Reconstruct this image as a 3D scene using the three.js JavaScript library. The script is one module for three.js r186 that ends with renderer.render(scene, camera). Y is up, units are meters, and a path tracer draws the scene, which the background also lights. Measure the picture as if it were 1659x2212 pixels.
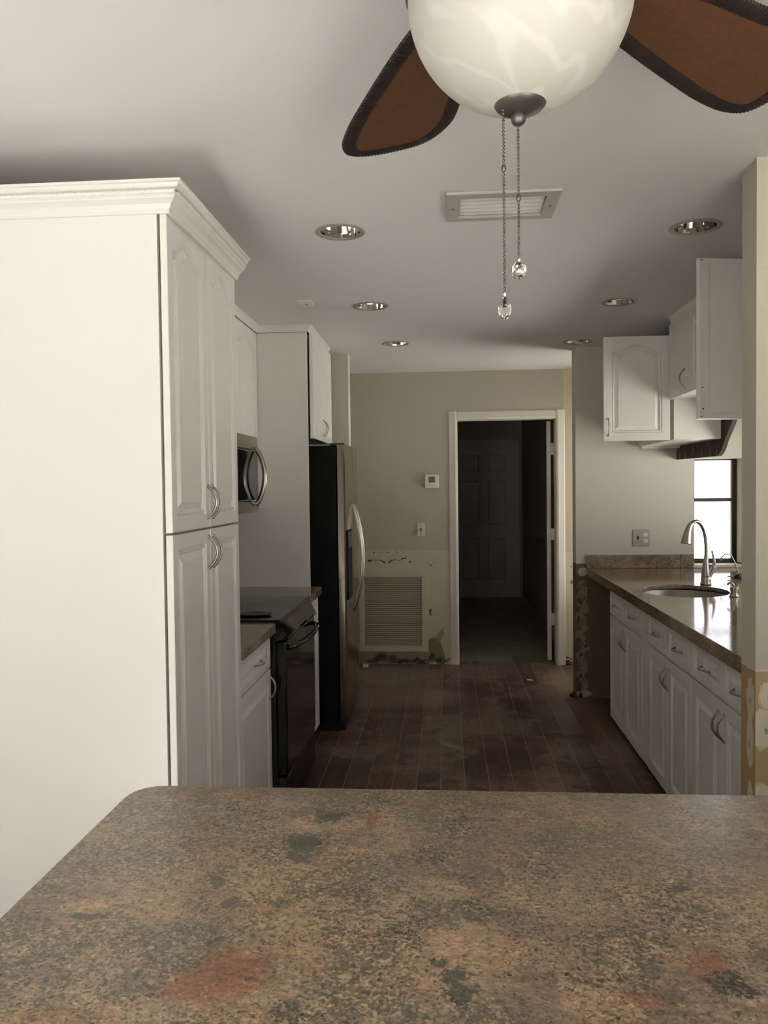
import * as THREE from 'three';
import { mergeGeometries, mergeVertices, toCreasedNormals } from 'three/addons/utils/BufferGeometryUtils.js';
import { RoundedBoxGeometry } from 'three/addons/geometries/RoundedBoxGeometry.js';

// ---------------------------------------------------------------- camera, sky, exposure
const scene = new THREE.Scene();
const camera = new THREE.PerspectiveCamera(2 * Math.atan(1106 / 1740) * 180 / Math.PI, 1659 / 2212, 0.05, 200);
camera.position.set(0, 1.5, 0);
camera.rotation.order = 'YXZ';
camera.rotation.set(-1.81 * Math.PI / 180, 4.37 * Math.PI / 180, -0.68 * Math.PI / 180);
scene.background = new THREE.Color(0.975, 0.975, 1.03);      // bright overcast sky
scene.backgroundIntensity = 2.6;
const sun = new THREE.DirectionalLight(new THREE.Color(1.0, 0.985, 0.985), 65);   // lights the paving outside the sliding door, hardly enters
sun.position.set(1.5, 12, 9); sun.castShadow = true; sun.shadow.mapSize.set(2048, 2048); Object.assign(sun.shadow.camera, { left: -16, right: 16, top: 16, bottom: -16, near: 1, far: 60 }); scene.add(sun, sun.target);
const renderer = new THREE.WebGLRenderer({ antialias: true });
renderer.toneMapping = THREE.LinearToneMapping;
renderer.toneMappingExposure = 1.17;
renderer.shadowMap.enabled = true;

const H = 2.45;                       // ceiling height
const XL = -1.40, XR = 2.30;          // kitchen side walls
const ZB = -6.75;                     // back wall
const ZF = -5.70;                     // far wall of the sink side
const ZREAR = 1.0;                    // wall behind the camera

// ---------------------------------------------------------------- helpers
let seed = 12345;
const rnd = () => { seed = (seed * 1664525 + 1013904223) >>> 0; return seed / 4294967296; };
const rr = (a, b) => a + (b - a) * rnd();
const hash = (x, y, s = 0) => { let h = (Math.imul(x | 0, 374761393) + Math.imul(y | 0, 668265263) + Math.imul(s | 0, 974634777)) | 0; h = Math.imul(h ^ (h >>> 13), 1274126177); h ^= h >>> 16; return (h >>> 0) / 4294967296; };
const vnoise = (x, y, s = 0) => { const i = Math.floor(x), j = Math.floor(y); let u = x - i, v = y - j; u = u * u * (3 - 2 * u); v = v * v * (3 - 2 * v); const a = hash(i, j, s), b = hash(i + 1, j, s), c = hash(i, j + 1, s), d = hash(i + 1, j + 1, s); return a + (b - a) * u + (c - a + (a - b - c + d) * u) * v; };
const fbm = (x, y, s = 0, o = 4) => { let t = 0, a = 0.5, n = 0; for (let k = 0; k < o; k++) { t += a * vnoise(x, y, s + k); n += a; a *= 0.5; x *= 2.03; y *= 2.03; } return t / n; };
const clamp = (x, a = 0, b = 1) => Math.min(b, Math.max(a, x));
const sstep = (a, b, x) => { const t = clamp((x - a) / (b - a)); return t * t * (3 - 2 * t); };
const mix3 = (a, b, t) => [a[0] + (b[0] - a[0]) * t, a[1] + (b[1] - a[1]) * t, a[2] + (b[2] - a[2]) * t];

const used = {};
function numbered(n) { const k = used[n] = (used[n] ?? -1) + 1; return k ? n + '_' + String(k).padStart(3, '0') : n; }
function shadows(o) { o.castShadow = true; o.receiveShadow = true; return o; }
function tag(o, label, category, group) { o.userData.label = label; o.userData.category = category; if (group) o.userData.group = group; return o; }
function thing(name, label, category, at = [0, 0, 0], group) {           // a Group at the thing's base
  const o = new THREE.Group(); o.name = numbered(name); o.position.set(...at); scene.add(o);
  return tag(o, label, category, group);
}
function originOf(p) { let o = p; while (o.parent && o.parent !== scene) o = o.parent; return o.position; }
// geometries are written in world metres; part() moves them into the axes of their thing
function part(parent, name, geos, mat, label) {
  const g = Array.isArray(geos) ? join(geos) : geos;
  const o = originOf(parent); g.translate(-o.x, -o.y, -o.z);
  const m = shadows(new THREE.Mesh(g, mat)); m.name = name; parent.add(m);
  if (label) m.userData.label = label;
  return m;
}
function single(name, label, category, geos, mat, at = [0, 0, 0], group) {   // a thing that is one mesh
  const g = Array.isArray(geos) ? join(geos) : geos; g.translate(-at[0], -at[1], -at[2]);
  const m = shadows(new THREE.Mesh(g, mat)); m.name = numbered(name); m.position.set(...at); scene.add(m);
  return tag(m, label, category, group);
}
function struct(name, geos, mat, label) {
  const m = shadows(new THREE.Mesh(Array.isArray(geos) ? join(geos) : geos, mat)); m.name = name; m.userData.kind = 'structure';
  if (label) m.userData.label = label;
  scene.add(m); return m;
}
function join(list) {
  const gs = list.map((g) => { g = g.index ? g.toNonIndexed() : g; for (const k of Object.keys(g.attributes)) if (!['position', 'normal', 'uv'].includes(k)) g.deleteAttribute(k); if (!g.attributes.uv) g.setAttribute('uv', new THREE.BufferAttribute(new Float32Array(g.attributes.position.count * 2), 2)); return g; });
  return mergeGeometries(gs);
}
function boxUV(g) {                                                       // uv in metres by the way each face points
  g = g.index ? g.toNonIndexed() : g; const p = g.attributes.position, n = g.attributes.normal, uv = new Float32Array(p.count * 2);
  for (let i = 0; i < p.count; i++) {
    const ax = Math.abs(n.getX(i)), ay = Math.abs(n.getY(i)), az = Math.abs(n.getZ(i));
    if (ay >= ax && ay >= az) { uv[2 * i] = p.getX(i); uv[2 * i + 1] = -p.getZ(i); } else if (ax >= az) { uv[2 * i] = -p.getZ(i); uv[2 * i + 1] = p.getY(i); } else { uv[2 * i] = p.getX(i); uv[2 * i + 1] = p.getY(i); }
  }
  g.setAttribute('uv', new THREE.BufferAttribute(uv, 2)); return g;
}
const box = (x0, x1, y0, y1, z0, z1) => boxUV(new THREE.BoxGeometry(Math.abs(x1 - x0), Math.abs(y1 - y0), Math.abs(z1 - z0)).translate((x0 + x1) / 2, (y0 + y1) / 2, (z0 + z1) / 2));
const rbox = (x0, x1, y0, y1, z0, z1, r = 0.003, s = 2) => boxUV(new RoundedBoxGeometry(Math.abs(x1 - x0), Math.abs(y1 - y0), Math.abs(z1 - z0), s, r).translate((x0 + x1) / 2, (y0 + y1) / 2, (z0 + z1) / 2));
const V = (x, y, z) => new THREE.Vector3(x, y, z);
function rectShape(x0, x1, y0, y1) { const s = new THREE.Shape(); s.moveTo(x0, y0); s.lineTo(x1, y0); s.lineTo(x1, y1); s.lineTo(x0, y1); s.closePath(); return s; }
function rectPath(x0, x1, y0, y1) { const s = new THREE.Path(); s.moveTo(x0, y0); s.lineTo(x0, y1); s.lineTo(x1, y1); s.lineTo(x1, y0); s.closePath(); return s; }
// a tube along points whose radius varies; rad(t) gives a number or [across, along binormal]
function sweep(points, rad, n = 40, seg = 12, { curve, cap = true } = {}) {
  const c = curve ?? new THREE.CatmullRomCurve3(points, false, 'centripetal'); const fr = c.computeFrenetFrames(n, false); const pos = [], idx = [];
  for (let i = 0; i <= n; i++) {
    const t = i / n, p = c.getPointAt(t), r = rad(t), ra = Array.isArray(r) ? r[0] : r, rb = Array.isArray(r) ? r[1] : r;
    for (let k = 0; k < seg; k++) { const a = k / seg * Math.PI * 2; const q = p.clone().addScaledVector(fr.normals[i], Math.cos(a) * ra).addScaledVector(fr.binormals[i], Math.sin(a) * rb); pos.push(q.x, q.y, q.z); }
  }
  for (let i = 0; i < n; i++) for (let k = 0; k < seg; k++) { const a = i * seg + k, b = i * seg + (k + 1) % seg, d = a + seg, e = b + seg; idx.push(a, b, d, b, e, d); }
  if (cap) for (const [i, flip] of [[0, true], [n, false]]) { const ctr = pos.length / 3, p = c.getPointAt(i / n); pos.push(p.x, p.y, p.z); for (let k = 0; k < seg; k++) { const a = i * seg + k, b = i * seg + (k + 1) % seg; flip ? idx.push(ctr, b, a) : idx.push(ctr, a, b); } }
  const g = new THREE.BufferGeometry(); g.setAttribute('position', new THREE.Float32BufferAttribute(pos, 3)); g.setIndex(idx); g.computeVertexNormals(); return g;
}
const lathe = (pts, at, seg = 32) => new THREE.LatheGeometry(pts.map(([r, y]) => new THREE.Vector2(r, y)), seg).translate(...at);
// a moulding profile [[out, y] ...] along a level path [[x, z] ...]; out is to the right of the way the path runs
function moulding(path, profile) {
  const pos = [], rows = path.map(([x, z], i) => {
    const d = (a, b) => { const l = Math.hypot(b[0] - a[0], b[1] - a[1]); return [(b[0] - a[0]) / l, (b[1] - a[1]) / l]; };
    const d0 = i ? d(path[i - 1], path[i]) : d(path[0], path[1]), d1 = i < path.length - 1 ? d(path[i], path[i + 1]) : d0;
    const n0 = [-d0[1], d0[0]], n1 = [-d1[1], d1[0]]; let m = [n0[0] + n1[0], n0[1] + n1[1]]; const l = m[0] * n0[0] + m[1] * n0[1]; m = [m[0] / l, m[1] / l];
    return profile.map(([o, y]) => [x + m[0] * o, y, z + m[1] * o]);
  });
  const tri = (a, b, c) => pos.push(...a, ...b, ...c);
  for (let i = 0; i < rows.length - 1; i++) for (let k = 0; k < profile.length; k++) { const q = (k + 1) % profile.length; const a = rows[i][k], b = rows[i + 1][k], c = rows[i + 1][q], e = rows[i][q]; tri(a, b, c); tri(a, c, e); }
  const tris = THREE.ShapeUtils.triangulateShape(profile.map(([o, y]) => new THREE.Vector2(o, y)), []);
  for (const [a, b, c] of tris) { tri(rows[0][a], rows[0][c], rows[0][b]); const e = rows[rows.length - 1]; tri(e[a], e[b], e[c]); }
  let g = new THREE.BufferGeometry(); g.setAttribute('position', new THREE.Float32BufferAttribute(pos, 3)); g.computeVertexNormals();
  return boxUV(toCreasedNormals(g, 0.5));
}
// ---------------------------------------------------------------- textures
function dataTexture(w, h, fn, srgb = true, wrap = THREE.RepeatWrapping) {
  const d = new Uint8Array(w * h * 4);
  for (let j = 0; j < h; j++) for (let i = 0; i < w; i++) { const c = fn(i, j, (i + 0.5) / w, (j + 0.5) / h), k = (j * w + i) * 4; d[k] = clamp(c[0], 0, 255); d[k + 1] = clamp(c[1], 0, 255); d[k + 2] = clamp(c[2], 0, 255); d[k + 3] = 255; }
  const t = new THREE.DataTexture(d, w, h, THREE.RGBAFormat); t.magFilter = THREE.LinearFilter; t.minFilter = THREE.LinearMipmapLinearFilter; t.generateMipmaps = true; t.wrapS = t.wrapT = wrap; if (srgb) t.colorSpace = THREE.SRGBColorSpace; t.needsUpdate = true; return t;
}
function canvasTexture(w, h, draw) { const c = document.createElement('canvas'); c.width = w; c.height = h; draw(c.getContext('2d'), w, h); const t = new THREE.CanvasTexture(c); t.colorSpace = THREE.SRGBColorSpace; return t; }
const std = (color, roughness = 0.5, more = {}) => new THREE.MeshStandardMaterial({ color, roughness, ...more });
const phys = (color, roughness = 0.5, more = {}) => new THREE.MeshPhysicalMaterial({ color, roughness, ...more });

// granite: tan ground, warped mineral flecks, slate, cream, rust and peach patches [x, z, rx, rz, kind, strength]
const PATCH = [[-.236,-1.298,.035,.023,'D',.8],[-.208,-1.402,.029,.018,'D',.8],[-.238,-1.248,.018,.02,'D',.8],[-.341,-1.16,.014,.016,'D',.6],[-.309,-1.108,.02,.019,'D',.6],[-.234,-1.099,.023,.014,'D',.5],[-.485,-.919,.039,.024,'D',.5],[-.377,-.907,.041,.027,'D',.5],[-.407,-1.273,.045,.03,'D',.3],[-.012,-.979,.009,.01,'D',.8],[.005,-.951,.014,.016,'D',.8],[.019,-.917,.011,.022,'D',.8],[-.019,-1.074,.024,.02,'D',.45],[-.029,-1.259,.026,.029,'D',.4],[.187,-1.411,.032,.025,'D',.4],[.333,-1.175,.022,.011,'D',.7],[.329,-.948,.021,.02,'K',.8],[.385,-1.016,.011,.034,'K',.5],[.244,-.974,.016,.02,'D',.45],[.252,-.926,.019,.018,'D',.45],[-.486,-1.049,.035,.007,'D',.7],[-.3,-1.006,.009,.006,'D',.8],[-.571,-1.127,.021,.016,'D',.4],[-.186,-.872,.018,.022,'D',.5],[-.168,-1.142,.021,.019,'K',.35],[.228,-1.082,.037,.034,'K',.2],[-.277,-.935,.048,.047,'R',.9],[-.309,-.902,.033,.024,'R',.7],[-.132,-1.396,.011,.024,'R',.8],[.312,-.983,.023,.03,'R',.6],[.219,-.916,.021,.017,'R',.45],[-.44,-.841,.041,.019,'R',.45],[-.058,-1.472,.025,.026,'R',.4],[.442,-1.528,.034,.014,'R',.5],[-.394,-1.066,.032,.023,'P',.9],[-.223,-1.362,.047,.018,'P',.8],[-.08,-1.14,.033,.024,'P',.5],[-.007,-1.15,.04,.023,'P',.6],[-.012,-.944,.021,.018,'P',.6],[.227,-1.022,.035,.024,'P',.6],[.147,-.92,.021,.021,'P',.4],[-.512,-1.076,.033,.017,'P',.6],[-.547,-.979,.03,.018,'P',.5],[.072,-1.135,.046,.026,'P',.3],[.029,-1.016,.053,.04,'P',.3],[-.296,-1.226,.065,.042,'C',.6],[-.235,-1.138,.067,.046,'C',.6],[-.162,-1.206,.042,.043,'C',.4],[-.251,-1.033,.055,.042,'C',.5],[-.161,-1.006,.054,.05,'C',.5],[-.469,-1.39,.141,.086,'G',.6],[-.531,-1.233,.089,.06,'G',.5],[.226,-1.197,.122,.068,'G',.35],[.421,-1.403,.118,.073,'G',.3]];
function granite(x, z, patches) {
  const w1 = fbm(x * 22, z * 22, 3, 3) - 0.5, w2 = fbm(x * 22, z * 22, 9, 3) - 0.5, wx = x + w1 * 0.035, wz = z + w2 * 0.035;
  const S = { D: 0, K: 0, R: 0, P: 0, C: 0, G: 0 };
  const gx = x + (fbm(x * 190, z * 190, 5, 2) - 0.5) * 0.007, gz = z + (fbm(x * 190, z * 190, 6, 2) - 0.5) * 0.007;
  const cell = (size, s) => { const u = gx / size, v = gz / size, i = Math.floor(u), j = Math.floor(v); let best = 9, id = 0; for (let q = -1; q < 2; q++) for (let p = -1; p < 2; p++) { const du = i + p + hash(i + p, j + q, s) - u, dv = j + q + hash(i + p, j + q, s + 1) - v, d = du * du + dv * dv; if (d < best) { best = d; id = q * 3 + p; } } const q = Math.round(id / 3), p = id - 3 * q; return hash(i + p, j + q, s + 2); };
  const h1 = cell(0.0042, 11), h2 = cell(0.0024, 31), st = fbm(x * 70 + z * 30, z * 210 - x * 40, 90, 3);
  if (patches) for (const [px, pz, rx, rz, k, s] of patches) { const dx = (wx - px) / rx, dz = (wz - pz) / rz; if (dx > 1.6 || dx < -1.6 || dz > 1.6 || dz < -1.6) continue; const d = Math.sqrt(dx * dx + dz * dz) + (h1 - 0.5) * 0.55; if (d < 1.5) S[k] = Math.max(S[k], Math.min(1, 1.05 * s) * sstep(1.5, 0.7, d)); }
  const a = fbm(wx * 7, wz * 7, 20, 4), b = fbm(wx * 9, wz * 9, 40, 4), e = fbm(wx * 12, wz * 12, 60, 3);
  S.R = Math.max(S.R, patches ? 0 : 0.7 * sstep(0.63, 0.74, a)); S.G = Math.max(S.G, 0.6 * sstep(0.50, 0.66, b)); S.C = Math.max(S.C, 0.45 * sstep(0.53, 0.68, e)); S.D = Math.max(S.D, 0.42 * sstep(0.56, 0.74, fbm(wx * 17, wz * 17, 80, 3) + 0.12 * (h1 - 0.5)));
  let c = mix3([166, 143, 117], [138, 119, 100], sstep(0.3, 0.7, a)); c = mix3(c, [160, 120, 96], 0.55 * sstep(0.5, 0.7, e)); c = mix3(c, [198, 160, 126], S.P * 0.95); c = mix3(c, [136, 131, 114], S.G * 0.8); c = mix3(c, [148, 88, 64], S.R * 0.75); c = mix3(c, [186, 162, 124], S.C * 0.75);
  const quiet = 1 - 0.85 * Math.max(S.P, S.R), dk = (0.10 + 0.24 * S.C + 0.34 * S.G + 0.22 * sstep(0.45, 0.62, b)) * quiet + S.D * 0.45, q1 = hash(h1 * 1e6, 1), q2 = hash(h1 * 1e6, 2);
  if (h1 < dk) c = mix3(c, mix3([82, 80, 68], [104, 92, 72], q1), 0.35 + 0.5 * q2); else if (h1 > 1 - (0.07 + 0.30 * S.C + 0.2 * S.G) * quiet) c = mix3(c, [190, 170, 136], 0.25 + 0.3 * q2);
  if (h2 < (0.03 + 0.07 * S.C + 0.09 * S.D) * quiet) c = mix3(c, [54, 48, 40], 0.45 + 0.35 * q1); else if (h2 > 1 - 0.08 * quiet) c = mix3(c, [188, 166, 138], 0.35);
  c = mix3(c, [78, 78, 70], sstep(0.28, 0.85, S.D) * (0.45 + 0.5 * st)); c = mix3(c, [50, 48, 44], 0.8 * sstep(0.25, 0.9, S.K) * (0.4 + 0.6 * (h1 < 0.6 ? 1 : 0)));
  const f = (0.75 + 0.35 * st) * (0.86 + 0.28 * vnoise(x * 420, z * 420, 17)); return [c[0] * f, c[1] * f, c[2] * f];
}
const graniteBar = dataTexture(1792, 1225, (i, j, u, v) => granite(-0.64 + u * 1.28, -1.56 + (1 - v) * 0.875, PATCH), true, THREE.MirroredRepeatWrapping);
const graniteFar = dataTexture(768, 768, (i, j, u, v) => granite(5 + u * 0.9, 3 + v * 0.9), true, THREE.MirroredRepeatWrapping);
graniteFar.repeat.set(1 / 0.9, 1 / 0.9);
const orangePeel = dataTexture(512, 512, (i, j) => { const n = (x, y) => { const k = 512 / 32; return vnoise(x * 32 % 32, y * 32, 7); }; const u = i / 512, v = j / 512, v0 = fbm(u * 48, v * 48, 2, 2) * (1 - Math.abs(2 * u - 1) ** 8) + 0.5 * Math.abs(2 * u - 1) ** 8; return [v0 * 255, v0 * 255, v0 * 255]; }, false, THREE.MirroredRepeatWrapping);
orangePeel.repeat.set(2.5, 2.5);

// ---------------------------------------------------------------- materials
const M = {
  ceiling: std(new THREE.Color('#dcd9d6'), 0.9, { bumpMap: orangePeel, bumpScale: 0.0003 }),
  wall: std(new THREE.Color('#c6c3b4'), 0.85, { bumpMap: orangePeel, bumpScale: 0.0003 }),
  tanWall: std(new THREE.Color('#bbb29a'), 0.85),
  hallDoor: std(new THREE.Color('#cbc6ba'), 0.5),
  hallWall: std(new THREE.Color('#aea793'), 0.9),
  white: std(new THREE.Color('#e0ded7'), 0.28),
  whiteTrim: std(new THREE.Color('#dcd6c8'), 0.45),
  box: std(new THREE.Color('#dedbd2'), 0.5),
  granite: std(0xffffff, 0.09, { map: graniteFar }),
  bar: std(0xffffff, 0.30, { map: graniteBar }),
  oldWood: std(new THREE.Color('#54392d'), 0.8),
  steel: std(new THREE.Color('#b9b2a4'), 0.24, { metalness: 1 }),
  nickel: std(new THREE.Color('#a8a39a'), 0.3, { metalness: 1 }),
  chrome: std(new THREE.Color('#e8e6e2'), 0.06, { metalness: 1, flatShading: true }),
  pewter: std(new THREE.Color('#6e6c67'), 0.42, { metalness: 0.9 }),
  chain: std(new THREE.Color('#77706a'), 0.35, { metalness: 1 }),
  black: std(new THREE.Color('#0d0d0e'), 0.35),
  blackGlass: std(new THREE.Color('#0a0a0b'), 0.07),
  cooktop: std(new THREE.Color('#141312'), 0.16),
  darkPlastic: std(new THREE.Color('#1d1c1b'), 0.5),
  dark: std(new THREE.Color('#0c0b0a'), 0.9),
  glass: phys(0xffffff, 0.0, { transmission: 1, thickness: 0 }),
  crystal: phys(0xffffff, 0.02, { transmission: 1, thickness: 0.02, ior: 1.6, flatShading: true }),
  bronze: std(new THREE.Color('#3a352e'), 0.5, { metalness: 0.4 }),
  almond: std(new THREE.Color('#d9cfb2'), 0.4),
  plateSteel: std(new THREE.Color('#a8a294'), 0.35, { metalness: 0.8 }),
  plastic: std(new THREE.Color('#d8d6cf'), 0.45),
  concrete: std(new THREE.Color('#b8b5ae'), 0.9),
  trimRing: std(new THREE.Color('#a9a49c'), 0.45, { metalness: 0.3 }),
  sheetMetal: std(new THREE.Color('#8f8d88'), 0.5, { metalness: 0.5 }),
  ring: std(new THREE.Color('#2c2a28'), 0.3),
  dust: std(new THREE.Color('#b0a390'), 0.95),
  paper: std(new THREE.Color('#9a9384'), 0.9),
};
graniteBar.repeat.set(1 / 1.28, 1 / 0.875); graniteBar.offset.set(0.5, -0.685 / 0.875);

// ---------------------------------------------------------------- the setting
const cans = [[-0.381, -3.012], [-0.382, -4.253], [-0.319, -5.382], [0.935, -3.102], [0.916, -4.323], [0.886, -5.485]];
{ // ceiling with holes for the six recessed lights and the supply vent
  const s = rectShape(-4.54, 2.44, -1.14, 10.98);                              // shape y runs along -z
  for (const [x, z] of cans) { const p = new THREE.Path(); p.absarc(x, -z, 0.077, 0, Math.PI * 2, true); s.holes.push(p); }
  s.holes.push(rectPath(0.05, 0.345, 2.69, 2.875));
  const g = new THREE.ExtrudeGeometry(s, { depth: 0.14, bevelEnabled: false, curveSegments: 24 }); g.rotateX(-Math.PI / 2); g.translate(0, H, 0);
  struct('ceiling', [boxUV(g), box(-4.9, 2.9, H + 0.30, H + 0.36, 1.5, -11.2)], M.ceiling);
}
// a wall in the xy plane with holes, front at zf; wall textures are drawn in metres from (u0, 0)
function wallZ(name, x0, x1, zf, zb, holes, mat, y0 = 0, y1 = H) {
  const low = holes.filter((h) => h[2] <= y0).sort((a, b) => a[0] - b[0]);   // openings down to the floor are notches
  const s = new THREE.Shape([[x0, y0], ...low.flatMap(([a, b, , d]) => [[a, y0], [a, d], [b, d], [b, y0]]), [x1, y0], [x1, y1], [x0, y1]].map(([x, y]) => new THREE.Vector2(x, y)));
  for (const h of holes) if (h[2] > y0) s.holes.push(rectPath(...h));
  const g = new THREE.ExtrudeGeometry(s, { depth: Math.abs(zf - zb), bevelEnabled: false }); g.translate(0, 0, Math.min(zf, zb));
  return struct(name, boxUV(g), mat);
}
function wallX(name, z0, z1, xa, xb, holes, mat, y0 = 0, y1 = H) {        // holes in [-z] coordinates
  const s = rectShape(-z0, -z1, y0, y1); for (const h of holes) s.holes.push(rectPath(...h));
  const g = new THREE.ExtrudeGeometry(s, { depth: Math.abs(xa - xb), bevelEnabled: false }); g.rotateY(Math.PI / 2); g.translate(Math.min(xa, xb), 0, 0);
  return struct(name, boxUV(g), mat);
}
const mapped = (tex, u0, w, h, v0 = 0) => { tex.repeat.set(1 / w, 1 / h); tex.offset.set(-u0 / w, -v0 / h); return std(0xffffff, 0.85, { map: tex, bumpMap: null }); };
const blob = (g, x, y, rx, ry, n = 16, rough = 0.25, turn = 0) => { g.beginPath(); for (let k = 0; k <= n; k++) { const a = (k % n) / n * Math.PI * 2, q = 1 + (hash(k % n, Math.round(x * 3 + y * 7), 5) - 0.5) * 2 * rough; const px = Math.cos(a) * rx * q, py = Math.sin(a) * ry * q, X = x + px * Math.cos(turn) - py * Math.sin(turn), Y = y + px * Math.sin(turn) + py * Math.cos(turn); k ? g.lineTo(X, Y) : g.moveTo(X, Y); } g.closePath(); g.fill(); };
const speckle = (g, w, h, n, cols, r0, r1, s) => { for (let k = 0; k < n; k++) { g.fillStyle = cols[k % cols.length]; g.globalAlpha = 0.06 + 0.1 * hash(k, 3, s); const r = r0 + (r1 - r0) * hash(k, 4, s); g.fillRect(hash(k, 1, s) * w, hash(k, 2, s) * h, r, r * (0.4 + hash(k, 5, s))); } g.globalAlpha = 1; };

// back wall: paint above, stripped primer band below with old glue, nail heads, a tan patch and mould along the floor
const backTex = canvasTexture(1600, 1960, (g, w, h) => {
  const S = 800, X = (x) => (x + 0.85) * S, Y = (y) => h - y * S;
  g.fillStyle = '#b5ae9c'; g.fillRect(0, 0, w, h);
  g.fillStyle = '#c9bda6'; g.fillRect(X(0.975), 0, w, h);
  g.fillStyle = '#c4bca4'; g.beginPath(); g.moveTo(0, h); for (let x = 0; x <= w; x += 8) g.lineTo(x, Y(0.963) + (hash(x, 1) - 0.5) * 5); g.lineTo(w, h); g.fill();
  g.fillStyle = '#9e9379'; for (let x = 0; x < w; x += 5) { g.globalAlpha = 0.35 * hash(x, 7); g.fillRect(x, Y(0.965) - 1, 6, 2.5); } g.globalAlpha = 1;
  g.fillStyle = '#7d6c52'; for (const [x, y, r] of [[-.605, .945, .010], [-.55, .948, .006], [-.49, .947, .008], [-.41, .948, .008], [-.355, .949, .006], [-.13, .835, .009], [-.155, .855, .006], [-.30, .865, .012], [-.10, .86, .006]]) blob(g, X(x), Y(y), r * S, r * S * 0.8);
  g.strokeStyle = '#5f4326'; g.lineCap = 'round';
  const drip = (pts, ws) => { for (let k = 0; k < pts.length - 1; k++) { g.lineWidth = ws[k]; g.beginPath(); g.moveTo(X(pts[k][0]), Y(pts[k][1])); g.lineTo(X(pts[k + 1][0]), Y(pts[k + 1][1])); g.stroke(); } };
  drip([[-.63, .882], [-.575, .881], [-.555, .88], [-.54, .874], [-.525, .865], [-.517, .86]], [4, 3, 5, 8, 11]);
  drip([[-.475, .862], [-.468, .87], [-.455, .879], [-.435, .882], [-.41, .881], [-.39, .876], [-.375, .873]], [12, 9, 6, 4, 3, 2]);
  drip([[-.372, .892], [-.335, .897]], [9]); g.fillStyle = '#5a3d20'; g.fillRect(X(-.66), Y(.886), 26, 14);
  g.fillStyle = '#8d7b5b'; g.beginPath(); for (const [x, y] of [[-.15, .04], [-.155, .20], [-.12, .225], [-.085, .225], [-.055, .195], [-.03, .12], [-.01, .04]]) g.lineTo(X(x), Y(y)); g.fill();
  g.fillStyle = '#a4967a'; blob(g, X(-.05), Y(.25), 18, 40, 14, 0.35, 0.4); g.fillStyle = '#6e634e'; blob(g, X(-.135), Y(.44), 7, 30, 12, 0.4);
  g.fillStyle = '#93866c'; g.fillRect(0, Y(0.10), X(-.15), 80);
  g.fillStyle = '#2a2620'; for (const [x, y, rx, ry] of [[-.56, .065, .05, .02], [-.51, .04, .08, .025], [-.62, .03, .05, .015], [-.42, .03, .04, .018], [-.36, .02, .05, .014], [-.30, .025, .06, .016], [-.25, .045, .03, .012], [-.20, .02, .05, .018], [-.13, .055, .022, .028], [-.07, .04, .05, .014], [-.03, .025, .05, .02], [.99, .03, .02, .03], [1.01, .015, .04, .015]]) for (let k = 0; k < 26; k++) { g.globalAlpha = 0.16 + 0.3 * hash(k, 3, Math.round(x * 90)); const q = 0.12 + 0.4 * hash(k, 4, Math.round(x * 90)); blob(g, X(x + (hash(k, 1, Math.round(x * 90)) - .5) * rx * 2), Y(Math.max(0.004, y + (hash(k, 2, Math.round(x * 90)) - .5) * ry * 2.4)), rx * S * q, ry * S * q * 1.3, 14, 0.5); } g.globalAlpha = 1;
  g.fillStyle = '#c8b78a'; blob(g, X(1.04), Y(.80), 14, 10); g.fillStyle = '#a98f5c'; blob(g, X(1.045), Y(.71), 20, 18); g.fillStyle = '#d3c9ae'; g.fillRect(X(0.985), Y(0.94), w, 0.9 * S); g.fillStyle = '#b1a27c'; blob(g, X(1.035), Y(.82), 9, 8); g.fillStyle = '#a58c58'; blob(g, X(1.045), Y(.69), 17, 15); g.fillStyle = '#4a3d28'; blob(g, X(1.0), Y(.06), 9, 7); blob(g, X(1.03), Y(.05), 7, 7);
  speckle(g, w, h, 2600, ['#8f866e', '#d8d0b8', '#a79c80'], 2, 9, 3);
});
const backMat = mapped(backTex, -0.85, 2.0, 2.45);
wallZ('wall_back', XL, 1.62, ZB, ZB - 0.12, [[0.085, 0.931, 0, 2.06], [-0.69, -0.208, 0.154, 0.738]], backMat);
wallX('wall_left', -2.2, -11.0, XL, XL - 0.14, [], M.wall);
wallZ('wall_left_return', -4.54, XL, -2.25, -2.37, [], M.wall);
wallX('wall_left_dining', 1.14, -2.37, -4.4, -4.54, [], M.wall);
wallZ('wall_rear', -4.54, 2.5, ZREAR + 0.14, ZREAR, [[-1.55, -0.55, 0.02, 2.15], [0.7, 1.8, 0.02, 2.15]], M.wall);
wallX('wall_right', 1.14, -5.84, XR + 0.14, XR, [[3.2, 5.4, 0.96, 1.79]], M.wall);
wallX('wall_right_nook', -5.84, -6.87, 1.62, 1.50, [[5.98, 6.65, 0.4, 2.02]], M.wall);
wallZ('wall_fridge_end', XL, -0.685, -5.74, -5.86, [], M.wall);
// hall behind the doorway
wallX('wall_hall_right', -6.87, -10.86, 1.14, 1.02, [], M.hallWall);
wallX('wall_hall_left', -6.87, -10.86, -0.05, -0.17, [], M.hallWall);
wallZ('wall_hall_end', -0.17, 1.14, -10.84, -10.98, [], M.hallWall);

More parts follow.
